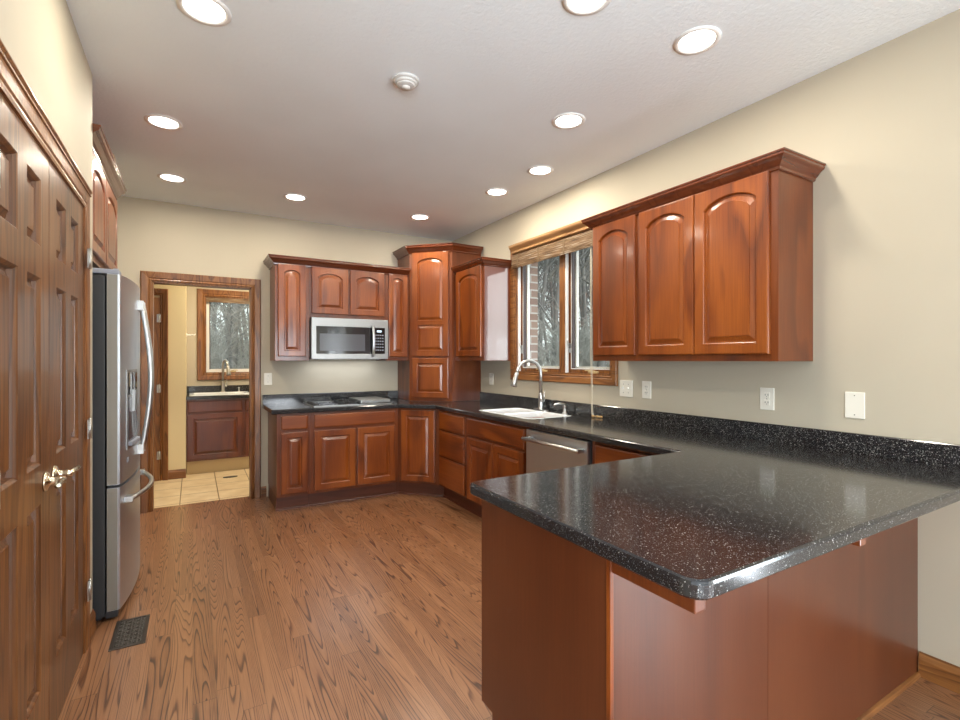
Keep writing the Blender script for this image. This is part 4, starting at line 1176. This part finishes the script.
# ------------------------------------------------------------ laundry room
mb = MB(); six_w = 0.70
mb.box(0, 0, 0, 0.70, 0.035, 2.03)
d = mb.build('door_3', 'oak_z'); d['kind'] = 'structure'; d['label'] = 'plain brown closet door in the laundry room'
d.location = (-1.02, 6.488, 0.005)
for z in (0.28, 1.02, 1.80): hinge(d, 0.697, -0.012, z)
mb = MB(); mb.sweep([(-1.03, 0), (-1.03, 2.06), (-0.318, 2.06), (-0.318, 0)], scaled(CAS, 0.078), mapf=lambda a, b, c: (a, 6.519 - c * 1.3, b), side=1)
struct('trim_6', mb, 'oak_z', 'oak casing of the laundry closet door')

t = thing('laundry_cabinet', 'dark cherry sink cabinet in the laundry room under the small window', 'cabinet', (-0.066, 6.65, 0))
mb = MB(); mb.box(0, 0, 0.155, 1.3, 0.58, 0.878); mb.build('cabinet_body', 'frame', t)
mb = MB(); mb.box(0, 0.045, 0, 1.3, 0.56, 0.155); mb.build('toe_kick', 'toe_tan', t)
slab_front(0.575, 0.135, 0.012, 0.725).build('false_drawer_front', 'frame', t)
raised_door(0.575, 0.535, 0.012, 0.172).build('cabinet_door', 'frame', t)
slab_front(0.575, 0.135, 0.615, 0.725).build('false_drawer_front', 'frame', t)
raised_door(0.575, 0.535, 0.615, 0.172).build('cabinet_door', 'frame', t)
mb = MB(); mb.box(-0.002, 6.615, 0.88, 0.0, 6.62, 0.881); mb.bm.free()
LX0, LX1, LY0, LY1 = -0.02, 0.60, 6.70, 7.10
hole = rrect(LX0, LY0, LX1, LY1, 0.05)
outer = [(-0.068, 6.61), (1.3, 6.61), (1.3, 7.248), (-0.068, 7.248)]
bm = bmesh.new()
o0 = ring_v(outer, 0.880); o1 = ring_v(outer, 0.916); o2 = ring_v(offset_poly(outer, 0.004), 0.92)
h1 = ring_v(hole, 0.92); h0 = ring_v(hole, 0.88)
strip(o0, o1); strip(o1, o2); strip(h1, h0)
for A, B in ((o2, h1), (o0, h0)):
    es = []
    for L in (A, B):
        for i in range(len(L)): es.append(bm.edges.get((L[i], L[(i + 1) % len(L)])) or bm.edges.new((L[i], L[(i + 1) % len(L)])))
    bmesh.ops.triangle_fill(bm, edges=es, use_beauty=True)
cmb = MB(); cmb.bm.free(); cmb.bm = bm
lt = cmb.build('laundry_countertop', 'counter'); lt['label'] = 'black counter on the laundry room sink cabinet'; lt['category'] = 'countertop'
mb = MB(); mb.box(-0.068, 7.23, 0.92, 1.3, 7.248, 1.01, 0.002); mb.build('backsplash', 'counter', lt)
t = thing('laundry_sink', 'white laundry sink set in the black counter beyond the doorway', 'sink', (LX0, LY0, 0.92))
sink_body(LX1 - LX0, LY1 - LY0, [(0.02, 0.02, LX1 - LX0 - 0.02, LY1 - LY0 - 0.02)], 0.25, rim=0.02, zt=0.012).build('sink_basin', 'porcelain', t)
faucet('laundry_faucet', 'chrome pull-down faucet behind the laundry room sink', (0.335, 7.165, 0.92), PI / 2 + 0.3, 0.42, 0.16, deck=False)
t = thing('laundry_soap_dispenser', 'short soap dispenser right of the laundry faucet', 'soap dispenser', (0.52, 7.16, 0.92))
mb = MB(); mb.lathe([(0.02, 0), (0.02, 0.005), (0.011, 0.012), (0.011, 0.05), (0.015, 0.055), (0.015, 0.065), (0, 0.067)], (0, 0, 0), 'z', 14); mb.build('pump_base', 'chrome', t)
t = thing('robe_hook', 'white towel hook on the wall left of the laundry window', 'hook', (-0.07, 6.9, 1.645))
mb = MB(); mb.lathe([(0, 0), (0.025, 0.0), (0.025, 0.006), (0.01, 0.012), (0.009, 0.05), (0, 0.05)], (0, 0, 0), 'x', 14); mb.build('hook_base', 'white', t)
mb = MB(); mb.tube([(0.045, 0, 0), (0.065, 0, 0.004), (0.085, 0, 0.0), (0.095, 0, 0.018)], [0.009, 0.008, 0.007, 0.005], 8); mb.build('hook_arm', 'white', t)
mb = MB(); mb.prism([(0.075 * math.cos(k * PI / 12), 0.035 * math.sin(k * PI / 12)) for k in range(24)], 0.0, 0.006)
o = mb.build('floor_cover', 'slot'); o.location = (0.37, 6.30, 0.0); o['label'] = 'small dark oval plate on the laundry tile floor'; o['category'] = 'floor plate'

# laundry window
x0, x1, z0, z1 = LW
mb = MB(); mb.sweep([(x0, z0), (x1, z0), (x1, z1), (x0, z1)], scaled(CAS, 0.088), closed=True, mapf=lambda a, b, c: (a, 7.25 - c, b), side=-1)
w2 = struct('window_2', mb, 'oak_z', 'brown wood window above the laundry sink')
mb = MB()
for (a, b) in ((x0, x0 + 0.012), (x1 - 0.012, x1)): mb.box(a, 7.249, z0, b, 7.37, z1)
mb.box(x0, 7.249, z0, x1, 7.37, z0 + 0.012); mb.box(x0, 7.249, z1 - 0.012, x1, 7.37, z1)
mb.build('window_jamb', 'oak_z', w2)
mb = MB(); a, b, w = x0 + 0.014, x1 - 0.014, 0.04
mb.box(a, 7.30, z0 + 0.014, a + w, 7.335, z1 - 0.014); mb.box(b - w, 7.30, z0 + 0.014, b, 7.335, z1 - 0.014)
mb.box(a + w, 7.30, z0 + 0.014, b - w, 7.335, z0 + 0.014 + w); mb.box(a + w, 7.30, z1 - 0.014 - w, b - w, 7.335, z1 - 0.014)
s = mb.build('window_sash', 'white_trim', w2)
mb = MB(); mb.box(a + w - 0.002, 7.312, z0 + 0.05, b - w + 0.002, 7.316, z1 - 0.05); mb.build('window_pane', 'glass', s)
mb = MB(); mb.box(a + w - 0.004, 7.297, z0 + 0.05, a + w + 0.006, 7.31, z1 - 0.05); mb.build('sash_gasket', 'gasket', s)
mb = MB(); mb.box(x0 + 0.25, 7.27, z0 + 0.012, x0 + 0.36, 7.295, z0 + 0.03, 0.003); mb.tube([(x0 + 0.3, 7.275, z0 + 0.03), (x0 + 0.34, 7.262, z0 + 0.04), (x0 + 0.38, 7.26, z0 + 0.038)], 0.005, 8); mb.build('crank_handle', 'toe_tan', s)
t = thing('bamboo_blind', 'raised bamboo shade at the top of the laundry window', 'window shade', (x0, 7.255, z1))
mb = MB(); mb.box(0.012, 0, -0.075, x1 - x0 - 0.012, 0.012, -0.013)
for k in range(4): mb.box(0.012, -0.004, -0.016 - k * 0.015 - 0.007, x1 - x0 - 0.012, 0.0, -0.016 - k * 0.015)
mb.build('woven_slats', 'shade', t)

# patio door and rear window behind the camera
def patio(name, axis, c, a, b, z1, label):
    mb = MB()
    def bx(u0, u1, z0, z2, d0, d1, mb=mb):
        if axis == 'x': mb.box(u0, c + d0, z0, u1, c + d1, z2)
        else: mb.box(c + d0, u0, z0, c + d1, u1, z2)
    bx(a, a + 0.06, 0.03, z1, 0.02, 0.08); bx(b - 0.06, b, 0.03, z1, 0.02, 0.08); m = (a + b) / 2
    bx(m - 0.05, m + 0.05, 0.03, z1, 0.02, 0.08); bx(a, b, 0.03, 0.12, 0.02, 0.08); bx(a, b, z1 - 0.08, z1, 0.02, 0.08)
    o = struct(name, mb, 'white_trim', label)
    mb2 = MB()
    for (u0, u1) in ((a + 0.06, m - 0.05), (m + 0.05, b - 0.06)): bx(u0, u1, 0.12, z1 - 0.08, 0.045, 0.05, mb2)
    mb2.build('window_pane', 'glass', o)
patio('window_3', 'x', YF - WT, -3.8, -0.4, 2.35, 'rear living room windows')
patio('window_4', 'y', XR, -2.05, -0.35, 2.1, 'side patio window')

# ------------------------------------------------------------ bare winter woods
def tree_mesh(seed, height, levels, spread, r0, nb):
    rnd = random.Random(seed)
    mb = MB()
    def limb(p, d, L, r, lev):
        n = 4 if lev < 2 else 3
        pts = [p]; rs = [r]; q = p.copy(); dd = d.copy()
        for k in range(n):
            dd = (dd + Vector((rnd.uniform(-1, 1), rnd.uniform(-1, 1), rnd.uniform(-0.3, 0.6))) * (0.10 if lev == 0 else 0.26)).normalized()
            q = q + dd * (L / n); pts.append(q.copy()); rs.append(max(0.006, r * (1 - 0.75 * (k + 1) / n)))
        mb.tube(pts, rs, 5 if lev == 0 else 3, caps=False)
        if lev >= levels: return
        cnt = nb[lev]
        for i in range(cnt):
            u = rnd.uniform(0.22 if lev == 0 else 0.15, 1.0)
            k = min(n - 1, int(u * n)); f = u * n - k
            base = pts[k].lerp(pts[k + 1], f)
            a = rnd.uniform(0, 2 * PI)
            side = Vector((math.cos(a), math.sin(a), rnd.uniform(0.1, 0.9)))
            nd = (dd * 0.35 + side * spread).normalized()
            limb(base, nd, L * rnd.uniform(0.3, 0.55), max(0.008, rs[k] * 0.5), lev + 1)
    limb(Vector((0, 0, 0)), Vector((rnd.uniform(-0.06, 0.06), rnd.uniform(-0.06, 0.06), 1)).normalized(), height, r0, 0)
    bm = mb.bm
    me = bpy.data.meshes.new('bare_tree'); bm.to_mesh(me); bm.free()
    return me
protos = [tree_mesh(11, 15, 3, 0.55, 0.13, (20, 6, 3)), tree_mesh(12, 13, 3, 0.6, 0.09, (20, 6, 3)), tree_mesh(13, 17, 3, 0.5, 0.15, (22, 6, 3)), tree_mesh(14, 10, 3, 0.7, 0.06, (22, 6, 3))]
shrubs = [tree_mesh(21, 2.8, 3, 1.3, 0.022, (18, 5, 3)), tree_mesh(22, 2.2, 3, 1.5, 0.018, (18, 5, 3))]
for m_ in protos: m_.materials.append(M['bark'])
for m_ in shrubs: m_.materials.append(M['brush'])
rnd = random.Random(5)
def plant(kind, az0, az1, d0, d1, label, grp, n):
    for i in range(n):
        az = math.radians(rnd.uniform(az0, az1)); dist = d0 + (d1 - d0) * ((i + rnd.random()) / n)
        me = rnd.choice(protos if kind == 'bare_tree' else shrubs)
        o = bpy.data.objects.new(kind, me); COL.objects.link(o)
        o.location = (math.sin(az) * dist, math.cos(az) * dist, -0.62)
        o.rotation_euler = (0, 0, rnd.uniform(0, 6.28)); s = rnd.uniform(0.8, 1.25); o.scale = (s, s, s)
        o['label'] = label; o['category'] = 'tree' if kind == 'bare_tree' else 'shrub'; o['group'] = grp
plant('bare_tree', 35, 49, 15, 48, 'bare leafless winter tree outside the kitchen window', 'bare trees outside the kitchen window', 34)
plant('bare_tree', -3, 9, 15, 48, 'bare leafless winter tree outside the laundry window', 'bare trees outside the laundry window', 26)
plant('bare_shrub', 35, 49, 14, 40, 'bare twiggy shrub among the trees outside the kitchen window', 'bare shrubs outside the kitchen window', 60)
plant('bare_shrub', -3, 8, 14, 40, 'bare twiggy shrub among the trees outside the laundry window', 'bare shrubs outside the laundry window', 40)
